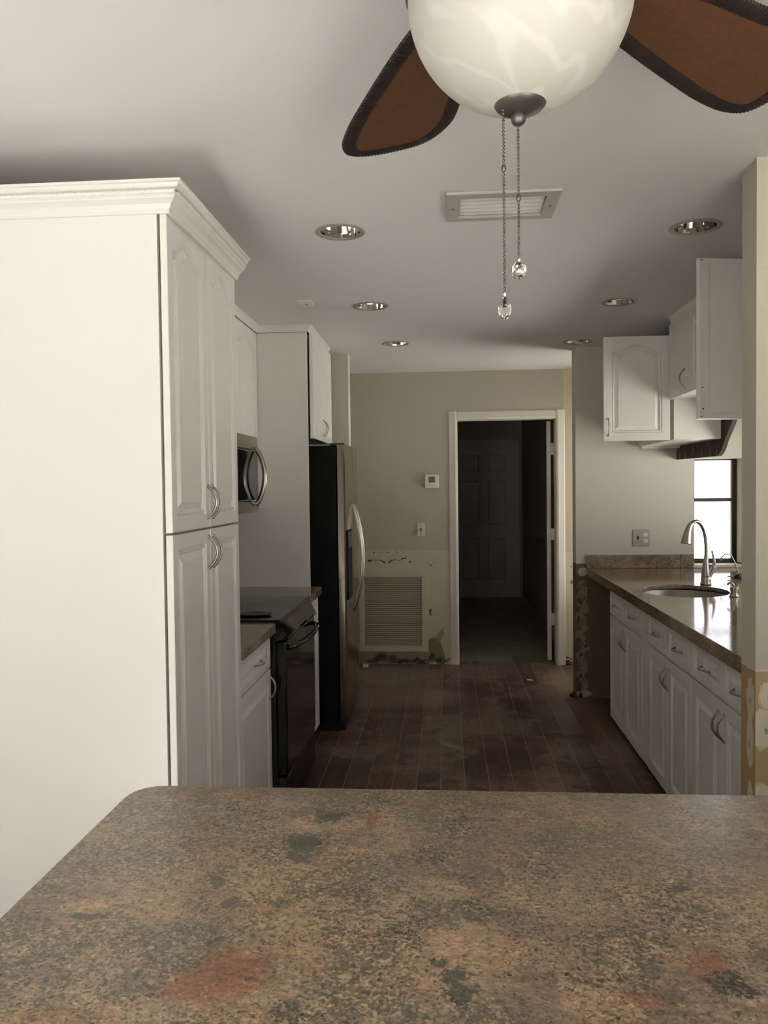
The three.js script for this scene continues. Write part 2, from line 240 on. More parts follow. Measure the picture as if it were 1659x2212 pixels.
// far wall of the sink side: stripped brown drywall with daubs of plaster below the old splashback line
const farTex = canvasTexture(980, 1715, (g, w, h) => {
  const S = 700, X = (x) => (x - 0.9) * S, Y = (y) => h - y * S;
  g.fillStyle = '#c3c1b3'; g.fillRect(0, 0, w, h); g.fillStyle = '#6d5a44'; g.fillRect(0, Y(0.945), w, h);
  g.fillStyle = '#b9b2a0'; blob(g, X(.955), Y(.885), 24, 22); g.fillStyle = '#a49a86'; blob(g, X(.985), Y(.90), 8, 12);
  for (let y = 0.80, k = 0; y > 0.04; y -= 0.045, k++) { g.fillStyle = k % 3 ? '#8d8370' : '#80745f'; blob(g, X(.945 + 0.022 * Math.sin(k * 2.1)), Y(y), 16 + 8 * hash(k, 1), 20 + 10 * hash(k, 2), 14, 0.35, k); }
  g.strokeStyle = '#988e7a'; g.lineWidth = 5; g.beginPath(); for (let y = 0.83; y > 0.05; y -= 0.01) g.lineTo(X(.955 + 0.018 * Math.sin(y * 38) + 0.006 * Math.sin(y * 91)), Y(y)); g.stroke();
  g.fillStyle = '#57452f'; for (let k = 0; k < 14; k++) blob(g, X(.915 + 0.08 * hash(k, 5)), Y(.8 * hash(k, 6)), 7, 10, 12, 0.4);
  g.fillStyle = '#a59d8b'; blob(g, X(.96), Y(.03), 34, 16, 14, 0.3); g.fillStyle = '#2a221a'; blob(g, X(.935), Y(.015), 10, 14, 12, 0.4);
  speckle(g, w, h, 300, ['#b3b0a2', '#d2d0c4'], 2, 6, 5);
});
wallZ('wall_far', 0.905, XR, ZF, ZF - 0.14, [[1.71, 2.03, 0.935, 1.665]], mapped(farTex, 0.9, 1.4, 2.45));
// wall stub at the dining side: painted above, tan drywall with plaster daubs below the old splashback line
const stubDraw = (S, X, Y, w, h, g, list, paint, tan) => {
  g.fillStyle = paint; g.fillRect(0, 0, w, h); g.fillStyle = tan; g.fillRect(0, Y(0.936), w, h); g.fillStyle = '#d9cfae'; for (let x = 0; x < w; x += 6) g.fillRect(x, Y(0.938) - 1, 7, 3 + 2 * hash(x, 3));
  for (const [x, y, rx, ry, c] of list) { g.fillStyle = '#d8cf9f'; g.globalAlpha = 0.7; blob(g, X(x) - 3, Y(y) + 4, rx * S * 1.1, ry * S * 1.08, 18, 0.14); g.globalAlpha = 1; g.fillStyle = c ?? '#d6d0bb'; blob(g, X(x), Y(y), rx * S, ry * S, 20, 0.17); g.fillStyle = '#a89f88'; blob(g, X(x) + 4, Y(y) + 8, 6, 8, 10, 0.4); }
  speckle(g, w, h, 1800, ['#b79a70', '#ece7d6', '#a08a66'], 2, 7, 6);
};
const stubFront = canvasTexture(900, 1960, (g, w, h) => { const S = 800, X = (x) => (x - 0.9) * S, Y = (y) => h - y * S; stubDraw(S, X, Y, w, h, g, [[.955, .865, .022, .042], [.945, .765, .042, .055], [1.03, .80, .03, .05], [.94, .545, .045, .055], [1.06, .6, .05, .05], [.95, .33, .04, .06], [1.02, .17, .04, .05], [1.12, .88, .03, .03]], '#c4beb0', '#b49b78'); });
const stubEnd = canvasTexture(200, 1960, (g, w, h) => { const S = 800, X = (z) => (-z - 2.44) * S, Y = (y) => h - y * S; stubDraw(S, X, Y, w, h, g, [[-2.505, .845, .03, .055, '#cbc4ae'], [-2.51, .71, .026, .075, '#cbc4ae'], [-2.505, .525, .022, .065, '#cbc4ae'], [-2.51, .33, .025, .07, '#cbc4ae'], [-2.52, .14, .03, .06, '#cbc4ae']], '#c4beb0', '#a88d67'); });
{
  const front = mapped(stubFront, 0.9, 1.125, 2.45), end = mapped(stubEnd, 2.44, 0.25, 2.45);
  const g = new THREE.BoxGeometry(XR - 0.918, H, 0.115); g.translate((XR + 0.918) / 2, H / 2, -2.5225);
  const p = g.attributes.position, n = g.attributes.normal, uv = g.attributes.uv; for (let i = 0; i < p.count; i++) Math.abs(n.getX(i)) > 0.5 ? uv.setXY(i, -p.getZ(i), p.getY(i)) : uv.setXY(i, p.getX(i), p.getY(i));
  struct('wall_stub', g, [end, end, M.wall, M.wall, front, M.wall]);
}
{ // header over the sink run, old dark panelling under the cabinets, its opening rising in a curve
  const s = new THREE.Shape(); s.moveTo(5.70, H); s.lineTo(5.70, 1.662); s.lineTo(4.875, 1.655); s.quadraticCurveTo(4.80, 1.665, 4.745, 1.735); s.quadraticCurveTo(4.66, 1.80, 4.60, 1.85); s.quadraticCurveTo(4.50, 1.96, 4.36, 1.985); s.lineTo(3.5, 1.985); s.quadraticCurveTo(3.3, 1.95, 3.2, 1.80); s.quadraticCurveTo(3.12, 1.67, 3.0, 1.66); s.lineTo(2.58, 1.66); s.lineTo(2.58, H); s.closePath();
  const g = new THREE.ExtrudeGeometry(s, { depth: 0.025, bevelEnabled: false }); g.rotateY(Math.PI / 2); g.translate(1.59, 0, 0);
  const t = canvasTexture(512, 512, (c, w, h) => { c.fillStyle = '#41342b'; c.fillRect(0, 0, w, h); for (let k = 0; k < 60; k++) { c.fillStyle = ['#2c231d', '#594a3e', '#6d5f52', '#382c24'][k % 4]; c.globalAlpha = 0.5; const x = hash(k, 1, 8) * w; c.fillRect(x, h * hash(k, 3, 8), 6 + 30 * hash(k, 2, 8), h * 0.5); } c.globalAlpha = 1; c.fillStyle = '#8a8072'; for (let k = 0; k < 12; k++) blob(c, hash(k, 4, 8) * w, hash(k, 5, 8) * h, 8, 30, 12, 0.4); speckle(c, w, h, 500, ['#1e1712', '#7a6c5e'], 3, 12, 8); }); t.wrapS = t.wrapT = THREE.RepeatWrapping; t.repeat.set(1.6, 1.6);
  struct('wall_header', boxUV(g), std(0xffffff, 0.85, { map: t }));
}
// ground outside, seen only through glass
struct('ground', box(-40, 40, -0.35, -0.25, 40, -40), M.concrete);
struct('foundation', [box(-4.54, 2.44, -0.25, -0.02, 1.14, -5.84), box(-4.54, 1.62, -0.25, -0.02, -5.84, -11.0)], M.concrete);

// floors: laminate planks over a dusty underlay, tiles in the hall
const plankTex = dataTexture(1280, 1536, (i, j, u, v) => {
  const x = -1.45 + u * 3.8, z = -2.4 - v * 4.5, col = Math.floor((x + 0.0366) / 0.122), off = hash(col, 7) * 1.2, row = Math.floor((z - off) / 1.2), tone = hash(col, row, 3);
  const g = fbm(x * 120, z * 5 + col * 9, 1, 4), g2 = fbm(x * 34 + tone * 50, z * 2.2, 4, 3);
  let c = mix3([88, 56, 43], [64, 42, 33], tone); c = mix3(c, [50, 34, 28], 0.6 * sstep(0.45, 0.7, g)); c = mix3(c, [106, 68, 52], 0.4 * sstep(0.5, 0.75, g2));
  // plaster dust swept in patches: grainy, with ragged outlines
  const q = fbm(x * 3 + 2 * (fbm(x * 9, z * 9, 14, 3) - 0.5), z * 2.2, 11, 5), fine = fbm(x * 60, z * 60, 12, 3);
  let d = 0.12 + 0.6 * sstep(0.38, 0.66, q + 0.18 * (fine - 0.5));
  const at = (px, pz, rx, rz, s) => { const e = Math.hypot((x - px) / rx, (z - pz) / rz) + 0.9 * (q - 0.5) + 0.5 * (fine - 0.5); return s * sstep(1.15, 0.5, e); };
  d = Math.max(d, at(-0.42, -6.35, 0.42, 0.42, 0.85), at(-0.35, -5.7, 0.55, 0.35, 0.7), at(0.2, -6.55, 0.9, 0.16, 0.5), at(0.95, -6.2, 0.30, 0.45, 0.75), at(0.75, -5.55, 0.22, 0.4, 0.5), at(0.2, -5.2, 0.25, 0.35, 0.45), at(0.35, -4.65, 0.5, 0.08, 0.35), at(0.95, -4.9, 0.12, 0.9, 0.45), at(-0.3, -4.7, 0.2, 0.5, 0.3));
  return mix3(c, [160, 144, 128], 0.85 * d * (0.75 + 0.4 * fine));
});
plankTex.repeat.set(1 / 3.8, 1 / 4.5); plankTex.offset.set(1.45 / 3.8, -2.4 / 4.5);
const plankMats = [0.36, 0.42, 0.5].map((r) => std(0xffffff, r, { map: plankTex }));
{
  const fl = struct('floor', [box(XL, XR, -0.02, -0.0012, -2.42, -5.84), box(XL, 1.5, -0.02, -0.0012, -5.84, -6.87)], M.dust, 'laminate plank floor dusty from the strip-out');
  struct('dining_floor', box(-4.4, XR, -0.02, 0.0, 1.02, -2.42), std(new THREE.Color('#cac8c5'), 0.6), 'pale floor of the dining side');
  let n = 0;
  for (let c = -12; c < 20; c++) {
    const x0 = -0.0366 + c * 0.122, x1 = x0 + 0.122; if (x1 < XL + 0.02 || x0 > XR - 0.02) continue;
    for (let r = -12; r < 4; r++) {
      const off = hash(c, 7) * 1.2, za = (r + 1) * 1.2 + off, zb = r * 1.2 + off, a = Math.min(za, -2.42), b = Math.max(zb, -6.87); if (a - b < 0.03) continue;
      const w = 0.0012 + 0.0006 * hash(c, r, 4); part(fl, numbered('plank'), box(Math.max(x0 + w, XL), Math.min(x1 - w, XR), -0.0011, 0.0, a - (za < -2.42 ? 0.001 : 0), b + 0.001), plankMats[n++ % 3]);
    }
  }
  const hf = struct('hall_floor', box(-0.05, 1.02, -0.02, -0.004, -6.87, -10.84), std(new THREE.Color('#9a927c'), 0.9), 'hall floor of pale square tiles');
  const tm = ['#85806c', '#7c7763', '#8c8672'].map((c) => std(new THREE.Color(c), 0.35)); n = 0;
  for (let x = -0.05; x < 1.0; x += 0.305) for (let z = -6.872; z > -10.84; z -= 0.305) part(hf, numbered('tile'), rbox(x + 0.003, Math.min(x + 0.302, 1.02), -0.012, 0.0, z - 0.003, Math.max(z - 0.302, -10.84), 0.0015, 1), tm[(n++ * 7) % 3]);
}
// windows
function windowX(name, z0, z1, y0, y1, x, mullions) {                     // frame in a wall facing x
  const o = new THREE.Group(); o.name = name; o.userData.kind = 'structure'; scene.add(o);
  const t = 0.045, d = 0.05; part(o, 'frame', [box(x, x + d, y0, y0 + t, z0, z1), box(x, x + d, y1 - t, y1, z0, z1), box(x, x + d, y0 + t, y1 - t, z0, z0 - t), box(x, x + d, y0 + t, y1 - t, z1 + t, z1), ...mullions.map(([a, b, c, e]) => box(x, x + d, c, e, a, b))], M.bronze);
  part(o, 'pane', box(x + 0.02, x + 0.026, y0 + t, y1 - t, z0 - t, z1 + t), M.glass); return o;
}
windowX('window_2', -3.2, -5.4, 0.96, 1.79, XR + 0.07, [[-4.28, -4.32, 1.005, 1.745]]);
windowX('window_3', -5.98, -6.65, 0.4, 2.02, 1.56, []);
{ const o = new THREE.Group(); o.name = 'window_1'; o.userData.kind = 'structure'; scene.add(o); const z = -5.80, d = 0.035, x0 = 1.71, x1 = 2.03, y0 = 0.935, y1 = 1.665, t = 0.032;
  part(o, 'frame', [box(x0, x1, y0, y0 + t, z, z - d), box(x0, x1, y1 - 0.01, y1, z, z - d), box(x0, x0 + t, y0 + t, y1 - 0.01, z, z - d), box(x1 - t, x1, y0 + t, y1 - 0.01, z, z - d)], M.bronze);
  part(o, 'meeting_rail', box(x0 + t, x1 - t, 1.368, 1.392, z + 0.004, z - d), M.bronze);
  for (const [a, b] of [[y0 + t, 1.368], [1.392, y1 - 0.01]]) part(o, 'pane', box(x0 + t, x1 - t, a, b, z - 0.014, z - 0.018), M.glass);
  part(o, 'sill', rbox(1.70, 2.04, 0.915, 0.937, -5.675, -5.80, 0.003), M.whiteTrim); }
for (const [name, x0, x1] of [['window_4', -1.55, -0.55], ['window_5', 0.7, 1.8]]) { const o = new THREE.Group(); o.name = name; o.userData.kind = 'structure'; scene.add(o); const z = ZREAR + 0.09, t = 0.06, m = (x0 + x1) / 2, y0 = 0.02, y1 = 2.15, d = 0.05;
  part(o, 'frame', [box(x0, x1, y0, y0 + t, z, z - d), box(x0, x1, y1 - t, y1, z, z - d), box(x0, x0 + t, y0 + t, y1 - t, z, z - d), box(x1 - t, x1, y0 + t, y1 - t, z, z - d), box(m - 0.04, m + 0.04, y0 + t, y1 - t, z, z - d)], M.bronze);
  for (const [a, b] of [[x0 + t, m - 0.04], [m + 0.04, x1 - t]]) part(o, 'pane', box(a, b, y0 + t, y1 - t, z - 0.02, z - 0.026), M.glass); }

// doorway: casing, jamb, the open leaf in the hall, and the closed six-panel door at the hall's end
{
  const o = new THREE.Group(); o.name = 'trim_1'; o.userData.kind = 'structure'; o.userData.label = 'painted casing round the hall doorway'; scene.add(o);
  const P = [[0, 0], [0.006, 0.014], [0.02, 0.018], [0.05, 0.012], [0.066, 0.010], [0.074, 0.004], [0.074, 0]];      // [across, proud]
  for (const [xIn, dir] of [[0.105, -1], [0.911, 1]]) { const g = new THREE.ExtrudeGeometry(new THREE.Shape(P.map(([a, b]) => new THREE.Vector2(dir * a, b))), { depth: 2.115, bevelEnabled: false }); g.rotateX(Math.PI / 2); g.translate(xIn, 2.115, ZB); part(o, 'casing', boxUV(toCreasedNormals(g, 0.4)), M.whiteTrim); }
  { const g = new THREE.ExtrudeGeometry(new THREE.Shape(P.map(([a, b]) => new THREE.Vector2(-b, a))), { depth: 0.806, bevelEnabled: false }); g.rotateY(Math.PI / 2); g.translate(0.105, 2.043, ZB); part(o, 'casing', boxUV(toCreasedNormals(g, 0.4)), M.whiteTrim); }
  part(o, 'jamb', [box(0.085, 0.105, 0, 2.043, ZB + 0.002, ZB - 0.122), box(0.911, 0.931, 0, 2.043, ZB + 0.002, ZB - 0.122), box(0.085, 0.931, 2.043, 2.063, ZB + 0.002, ZB - 0.122)], M.whiteTrim);
}

// ---------------------------------------------------------------- cabinet doors and pulls
// panel outline, counter-clockwise; arch > 0 gives the top a cathedral curve between two shoulders
function panelOutline(w, h, m, arch, mt = m) {
  const x0 = m, x1 = w - m, y0 = m, y1 = h - mt - arch, p = []; const line = (a, b, n) => { for (let k = 0; k < n; k++) p.push([a[0] + (b[0] - a[0]) * k / n, a[1] + (b[1] - a[1]) * k / n]); };
  line([x0, y0], [x1, y0], 2); line([x1, y0], [x1, y1], 4);
  if (!arch) line([x1, y1], [x0, y1], 2);
  else { const sw = (x1 - x0) * 0.12, n = 20; p.push([x1, y1]); for (let k = 0; k <= n; k++) { const t = k / n, s = Math.pow(0.5 - 0.5 * Math.cos(2 * Math.PI * t), 0.65); p.push([x1 - sw - (x1 - x0 - 2 * sw) * t, y1 + arch * s]); } }
  line([x0, y1], [x0, y0], 4); return p;
}
function inset(p, d) {
  return p.map((q, i) => { const a = p[(i + p.length - 1) % p.length], b = p[(i + 1) % p.length]; const e = (u, v) => { const l = Math.hypot(v[0] - u[0], v[1] - u[1]) || 1; return [-(v[1] - u[1]) / l, (v[0] - u[0]) / l]; }; const n0 = e(a, q), n1 = e(q, b); let m = [n0[0] + n1[0], n0[1] + n1[1]]; const l = Math.max(0.5, m[0] * n0[0] + m[1] * n0[1]); return [q[0] + m[0] / l * d, q[1] + m[1] / l * d]; });
}
const RAISED = [[-0.002, -0.001], [0.001, -0.001], [0.0035, -0.006], [0.0055, -0.0065], [0.008, -0.0025], [0.0105, -0.002], [0.0125, -0.003], [0.016, -0.0105], [0.019, -0.011], [0.038, -0.0022], [0.0385, -0.0002]];
// door slab in its own axes: x 0..w, y 0..h, front at z = 0
function doorGeometry(w, h, { arch = 0, m = 0.04, t = 0.02, rings = RAISED, panels } = {}) {
  const s = rectShape(0, w, 0, h), outs = panels ? panels.map(([x0, x1, y0, y1]) => [[x0, y0], [x1, y0], [x1, y1], [x0, y1]]) : [panelOutline(w, h, m, arch)];
  for (const o of outs) s.holes.push(new THREE.Path(o.slice().reverse().map(([x, y]) => new THREE.Vector2(x, y))));
  const b = 0.0022, slab = new THREE.ExtrudeGeometry(s, { depth: t - 2 * b, bevelEnabled: true, bevelThickness: b, bevelSize: b, bevelOffset: -b, bevelSegments: 2 }); slab.translate(0, 0, -(t - b));
  const list = [boxUV(slab)];
  for (const o of outs) {
    const rows = rings.map(([d, z]) => inset(o, d).map(([x, y]) => [x, y, z])), pos = []; const tri = (a, c, e) => pos.push(...a, ...c, ...e);
    for (let r = 0; r < rows.length - 1; r++) for (let i = 0; i < o.length; i++) { const j = (i + 1) % o.length; tri(rows[r][i], rows[r][j], rows[r + 1][j]); tri(rows[r][i], rows[r + 1][j], rows[r + 1][i]); }
    const flat = []; const last = rows[rows.length - 1]; for (const [a, c, e] of THREE.ShapeUtils.triangulateShape(last.map(([x, y]) => new THREE.Vector2(x, y)), [])) flat.push(...last[a], ...last[c], ...last[e]);
    const back = rows[0].map(([x, y]) => [x, y, -t * 0.75]); for (const [a, c, e] of THREE.ShapeUtils.triangulateShape(back.map(([x, y]) => new THREE.Vector2(x, y)), [])) flat.push(...back[a], ...back[e], ...back[c]);
    const g = new THREE.BufferGeometry(); g.setAttribute('position', new THREE.Float32BufferAttribute(pos, 3)); g.computeVertexNormals(); list.push(boxUV(toCreasedNormals(g, 0.35)));
    const f = new THREE.BufferGeometry(); f.setAttribute('position', new THREE.Float32BufferAttribute(flat, 3)); f.computeVertexNormals(); list.push(boxUV(f));
  }
  return join(list);
}
const faceRight = (g, x, y, zNear) => g.rotateY(Math.PI / 2).translate(x, y, zNear);      // own x runs away from the camera
const faceLeft = (g, x, y, zFar) => g.rotateY(-Math.PI / 2).translate(x, y, zFar);        // own x runs towards the camera
// bowed pull in its own axes: along y, bulging to +z
function bowPull(L = 0.098, b = 0.027, r = 0.0037) {
  const pts = []; for (let k = 0; k <= 16; k++) { const t = k / 16; pts.push(V(0, (t - 0.5) * L, 0.001 + b * Math.pow(Math.sin(Math.PI * t), 0.75))); }
  return join([sweep(pts, (t) => { const e = Math.abs(2 * t - 1); return [r * (0.8 + 0.5 * e ** 6), r * (1.25 - 0.2 * e)]; }, 24, 10), ...[-1, 1].map((s) => new THREE.CylinderGeometry(r * 1.25, r * 1.7, 0.006, 14).rotateX(Math.PI / 2).translate(0, s * L / 2, 0.003))]);
}
const pullR = (x, y, z, flat) => { const g = bowPull(); if (flat) g.rotateZ(Math.PI / 2); return g.rotateY(Math.PI / 2).translate(x, y, z); };
const pullL = (x, y, z, flat) => { const g = bowPull(); if (flat) g.rotateZ(Math.PI / 2); return g.rotateY(-Math.PI / 2).translate(x, y, z); };
const bumps = { t: 0.02 };
// one side's cabinet front: doors [z0 near, z1 far, y0, y1, {arch}, pull z, pull y], drawers the same with a level pull
function front(t, side, x, doors, drawers = [], mat = M.white) {
  const put = (list, name, flat) => { for (const [za, zb, y0, y1, how, pz, py] of list) {
    const g = doorGeometry(za - zb, y1 - y0, how); side === 'L' ? faceRight(g, x, y0, za) : faceLeft(g, x, y0, zb);
    const d = part(t, name, g, mat); if (pz !== undefined) part(d, 'handle', side === 'L' ? pullR(x, py, pz, flat) : pullL(x, py, pz, flat), M.nickel, 'bowed brushed nickel pull');
  } };
  put(doors, 'door', false); put(drawers, 'drawer', true);
}

// ---------------------------------------------------------------- pantry
{
  const t = thing('pantry_cabinet', 'tall white pantry cabinet with arched upper doors and rope crown at the left', 'cabinet', [-1.07, 0, -2.5]);
  part(t, 'side_panel', rbox(XL + 0.005, -0.7715, 0, 2.26, -2.150, -2.168, 0.0012, 1), M.white);
  part(t, 'carcass', box(XL + 0.005, -0.772, 0, 2.26, -2.1685, -2.856), M.box);
  const a = -2.152, m = -2.5035, b = -2.508, c = -2.857, x = -0.745, up = { arch: 0.05, m: 0.042 }, lo = { m: 0.042 };
  front(t, 'L', x, [[a, m, 1.3795, 2.252, up, -2.481, 1.458], [b, c, 1.3795, 2.252, up, -2.531, 1.458], [a, m, 0.11, 1.3725, lo, -2.481, 1.30], [b, c, 0.11, 1.3725, lo, -2.531, 1.30]]);
  part(t, 'plinth', box(XL + 0.01, -0.80, 0, 0.10, -2.169, -2.855), M.box);
  const y = 2.243, prof = [[0, y], [0.009, y], [0.012, y + 0.004], [0.012, y + 0.009], [0.016, y + 0.013], [0.019, y + 0.022], [0.029, y + 0.030], [0.034, y + 0.032], [0.034, y + 0.037], [0.038, y + 0.039], [0.038, y + 0.054], [0.045, y + 0.056], [0.050, y + 0.061], [0.052, y + 0.065], [0.058, y + 0.067], [0.058, y + 0.074], [0, y + 0.074]];
  const path = [[XL + 0.005, -2.150], [x + 0.001, -2.150], [x + 0.001, -2.857]];
  const crown = part(t, 'crown_molding', moulding(path, prof), M.white);
  // rope bead: a two-strand twist as one surface, in the flat of the crown
  const rope = (p0, p1) => { const d = p1.clone().sub(p0), L = d.length(), n = Math.round(L / 0.0018), seg = 10, pos = [], idx = []; d.normalize(); const up1 = V(0, 1, 0), side = d.clone().cross(up1);
    for (let i = 0; i <= n; i++) { const s = i / n * L; for (let k = 0; k < seg; k++) { const th = k / seg * Math.PI * 2, r = 0.0068 * (0.62 + 0.40 * Math.abs(Math.cos(th - s * Math.PI / 0.016))); const q = p0.clone().addScaledVector(d, s).addScaledVector(up1, Math.sin(th) * r).addScaledVector(side, Math.cos(th) * r); pos.push(q.x, q.y, q.z); } }
    for (let i = 0; i < n; i++) for (let k = 0; k < seg; k++) { const a0 = i * seg + k, b0 = i * seg + (k + 1) % seg; idx.push(a0, b0, a0 + seg, b0, b0 + seg, a0 + seg); }
    const g = new THREE.BufferGeometry(); g.setAttribute('position', new THREE.Float32BufferAttribute(pos, 3)); g.setIndex(idx); g.computeVertexNormals(); return g; };
  const o = 0.0385; part(crown, 'rope_bead', [rope(V(XL + 0.01, y + 0.0465, -2.150 + o), V(x + o, y + 0.0465, -2.150 + o)), rope(V(x + o, y + 0.0465, -2.150 + o), V(x + o, y + 0.0465, -2.855))], M.white);
}

// ---------------------------------------------------------------- left run
{
  const t = thing('base_cabinet', 'white base cabinet with one drawer between pantry and black range', 'cabinet', [-1.07, 0, -3.15]);
  part(t, 'carcass', box(XL + 0.005, -0.786, 0.09, 0.872, -2.86, -3.438), M.box); part(t, 'plinth', box(XL + 0.01, -0.83, 0, 0.09, -2.86, -3.436), M.box);
  front(t, 'L', -0.765, [[-2.866, -3.434, 0.10, 0.716, { m: 0.05 }, -3.40, 0.64]], [[-2.866, -3.434, 0.722, 0.862, { m: 0.028 }, -3.19, 0.79]]);
  const c = thing('countertop', 'short brown granite countertop left of the range', 'countertop', [-1.07, 0.873, -3.15]);
  const s = new THREE.Shape(); s.moveTo(XL + 0.004, 2.862); s.lineTo(-0.737, 2.862); s.lineTo(-0.737, 3.412); s.quadraticCurveTo(-0.737, 3.442, -0.767, 3.442); s.lineTo(XL + 0.004, 3.442); s.closePath();
  const g = new THREE.ExtrudeGeometry(s, { depth: 0.033, bevelEnabled: true, bevelThickness: 0.004, bevelSize: 0.004, bevelOffset: -0.004, bevelSegments: 3 }); g.rotateX(-Math.PI / 2); g.translate(0, 0.877, 0); part(c, 'slab', boxUV(toCreasedNormals(g, 0.2)), M.granite);
}
{
  const t = thing('range', 'black glass-top slide-in range with bowed oven handle', 'range', [-1.05, 0, -3.83]);
  const zn = -3.447, zf = -4.207;
  part(t, 'body', [rbox(XL + 0.01, -0.745, 0.03, 0.905, zn - 0.004, zf + 0.004, 0.004), box(XL + 0.05, -0.80, 0.0, 0.03, zn - 0.03, zf + 0.03)], M.black);
  part(t, 'cooktop', rbox(XL + 0.01, -0.722, 0.906, 0.924, zn, zf, 0.005, 3), M.cooktop);
  for (const [x, z, r] of [[-0.93, -3.63, 0.10], [-0.93, -4.03, 0.085], [-1.2, -3.63, 0.085], [-1.2, -4.03, 0.10]]) part(t, 'burner_ring', new THREE.RingGeometry(r - 0.002, r, 48).rotateX(-Math.PI / 2).translate(x, 0.9243, z), M.ring);
  // front control strip sloping forward under the cooktop
  const s = new THREE.Shape([[-0.745, 0.905], [-0.722, 0.908], [-0.692, 0.848], [-0.694, 0.836], [-0.745, 0.836]].map(([x, y]) => new THREE.Vector2(x, y)));
  const g = new THREE.ExtrudeGeometry(s, { depth: zn - zf - 0.008, bevelEnabled: false }); g.translate(0, 0, zf + 0.004); part(t, 'control_strip', boxUV(g), M.blackGlass);
  const d = part(t, 'oven_door', rbox(-0.745, -0.698, 0.235, 0.828, zn - 0.004, zf + 0.004, 0.008, 3), M.blackGlass);
  const pts = []; for (let k = 0; k <= 14; k++) { const u = k / 14; pts.push(V(-0.70 + 0.058 * Math.pow(Math.sin(Math.PI * u), 0.6), 0.793 + 0.006 * Math.sin(Math.PI * u), zn - 0.05 - u * 0.66)); }
  part(d, 'handle', sweep(pts, () => [0.011, 0.014], 40, 14), M.blackGlass, 'glossy black bowed handle');
  part(t, 'storage_drawer', rbox(-0.745, -0.702, 0.045, 0.226, zn - 0.004, zf + 0.004, 0.006, 2), M.black);
}
{
  const t = thing('spoon_rest', 'shallow dark dish lying on the glass cooktop', 'dish', [-0.875, 0.925, -3.575]);
  const g = lathe([[0, 0.0], [0.05, 0.0], [0.072, 0.003], [0.078, 0.008], [0.076, 0.009], [0.068, 0.006], [0.048, 0.004], [0, 0.004]], [0, 0, 0], 40); g.scale(1.15, 1, 0.62); g.translate(-0.875, 0.9246, -3.575); part(t, 'dish', g, std(new THREE.Color('#3a3632'), 0.3));
}
{
  const t = thing('base_cabinet', 'narrow white base cabinet between range and refrigerator', 'cabinet', [-1.07, 0, -4.45]);
  part(t, 'carcass', box(XL + 0.005, -0.786, 0.09, 0.872, -4.214, -4.694), M.box); part(t, 'plinth', box(XL + 0.01, -0.83, 0, 0.09, -4.215, -4.694), M.box);
  front(t, 'L', -0.755, [[-4.220, -4.690, 0.10, 0.716, { m: 0.05 }, -4.26, 0.64]], [[-4.220, -4.690, 0.722, 0.862, { m: 0.028 }, -4.455, 0.79]]);
  const c = thing('countertop', 'short brown granite countertop right of the range', 'countertop', [-1.07, 0.873, -4.45]);
  const s = new THREE.Shape(); s.moveTo(XL + 0.004, 4.212); s.lineTo(-0.730, 4.212); s.lineTo(-0.730, 4.668); s.quadraticCurveTo(-0.730, 4.695, -0.757, 4.695); s.lineTo(XL + 0.004, 4.695); s.closePath();
  const g = new THREE.ExtrudeGeometry(s, { depth: 0.033, bevelEnabled: true, bevelThickness: 0.004, bevelSize: 0.004, bevelOffset: -0.004, bevelSegments: 3 }); g.rotateX(-Math.PI / 2); g.translate(0, 0.877, 0); part(c, 'slab', boxUV(toCreasedNormals(g, 0.2)), M.granite);
}
{
  const t = thing('microwave', 'stainless over-the-range microwave with bowed handle', 'microwave', [-1.19, 1.37, -3.83]);
  const zn = -3.455, zf = -4.20; part(t, 'body', rbox(XL + 0.005, -1.02, 1.375, 1.766, zn, zf, 0.004), M.black);
  part(t, 'top_grille', rbox(-1.02, -0.985, 1.697, 1.766, zn, zf, 0.004), M.steel); part(t, 'bottom_trim', rbox(-1.02, -0.985, 1.375, 1.432, zn, zf, 0.004), M.steel);
  const d = part(t, 'door', rbox(-1.02, -0.986, 1.436, 1.693, zn, zf, 0.004), M.steel);
  part(d, 'window', rbox(-0.99, -0.983, 1.440, 1.689, zn + -0.02, zf + 0.012, 0.003), M.blackGlass);
  const pts = []; for (let k = 0; k <= 14; k++) { const u = k / 14; pts.push(V(-0.984 + 0.05 * Math.pow(Math.sin(Math.PI * u), 0.7), 1.412 + u * 0.298, zf + 0.075)); }
  part(d, 'handle', sweep(pts, () => [0.0095, 0.0125], 36, 14), M.steel, 'brushed steel bowed handle');
  part(t, 'lamp_cover', rbox(-1.06, -1.0, 1.366, 1.376, -3.70, -3.80, 0.002), M.darkPlastic);
}
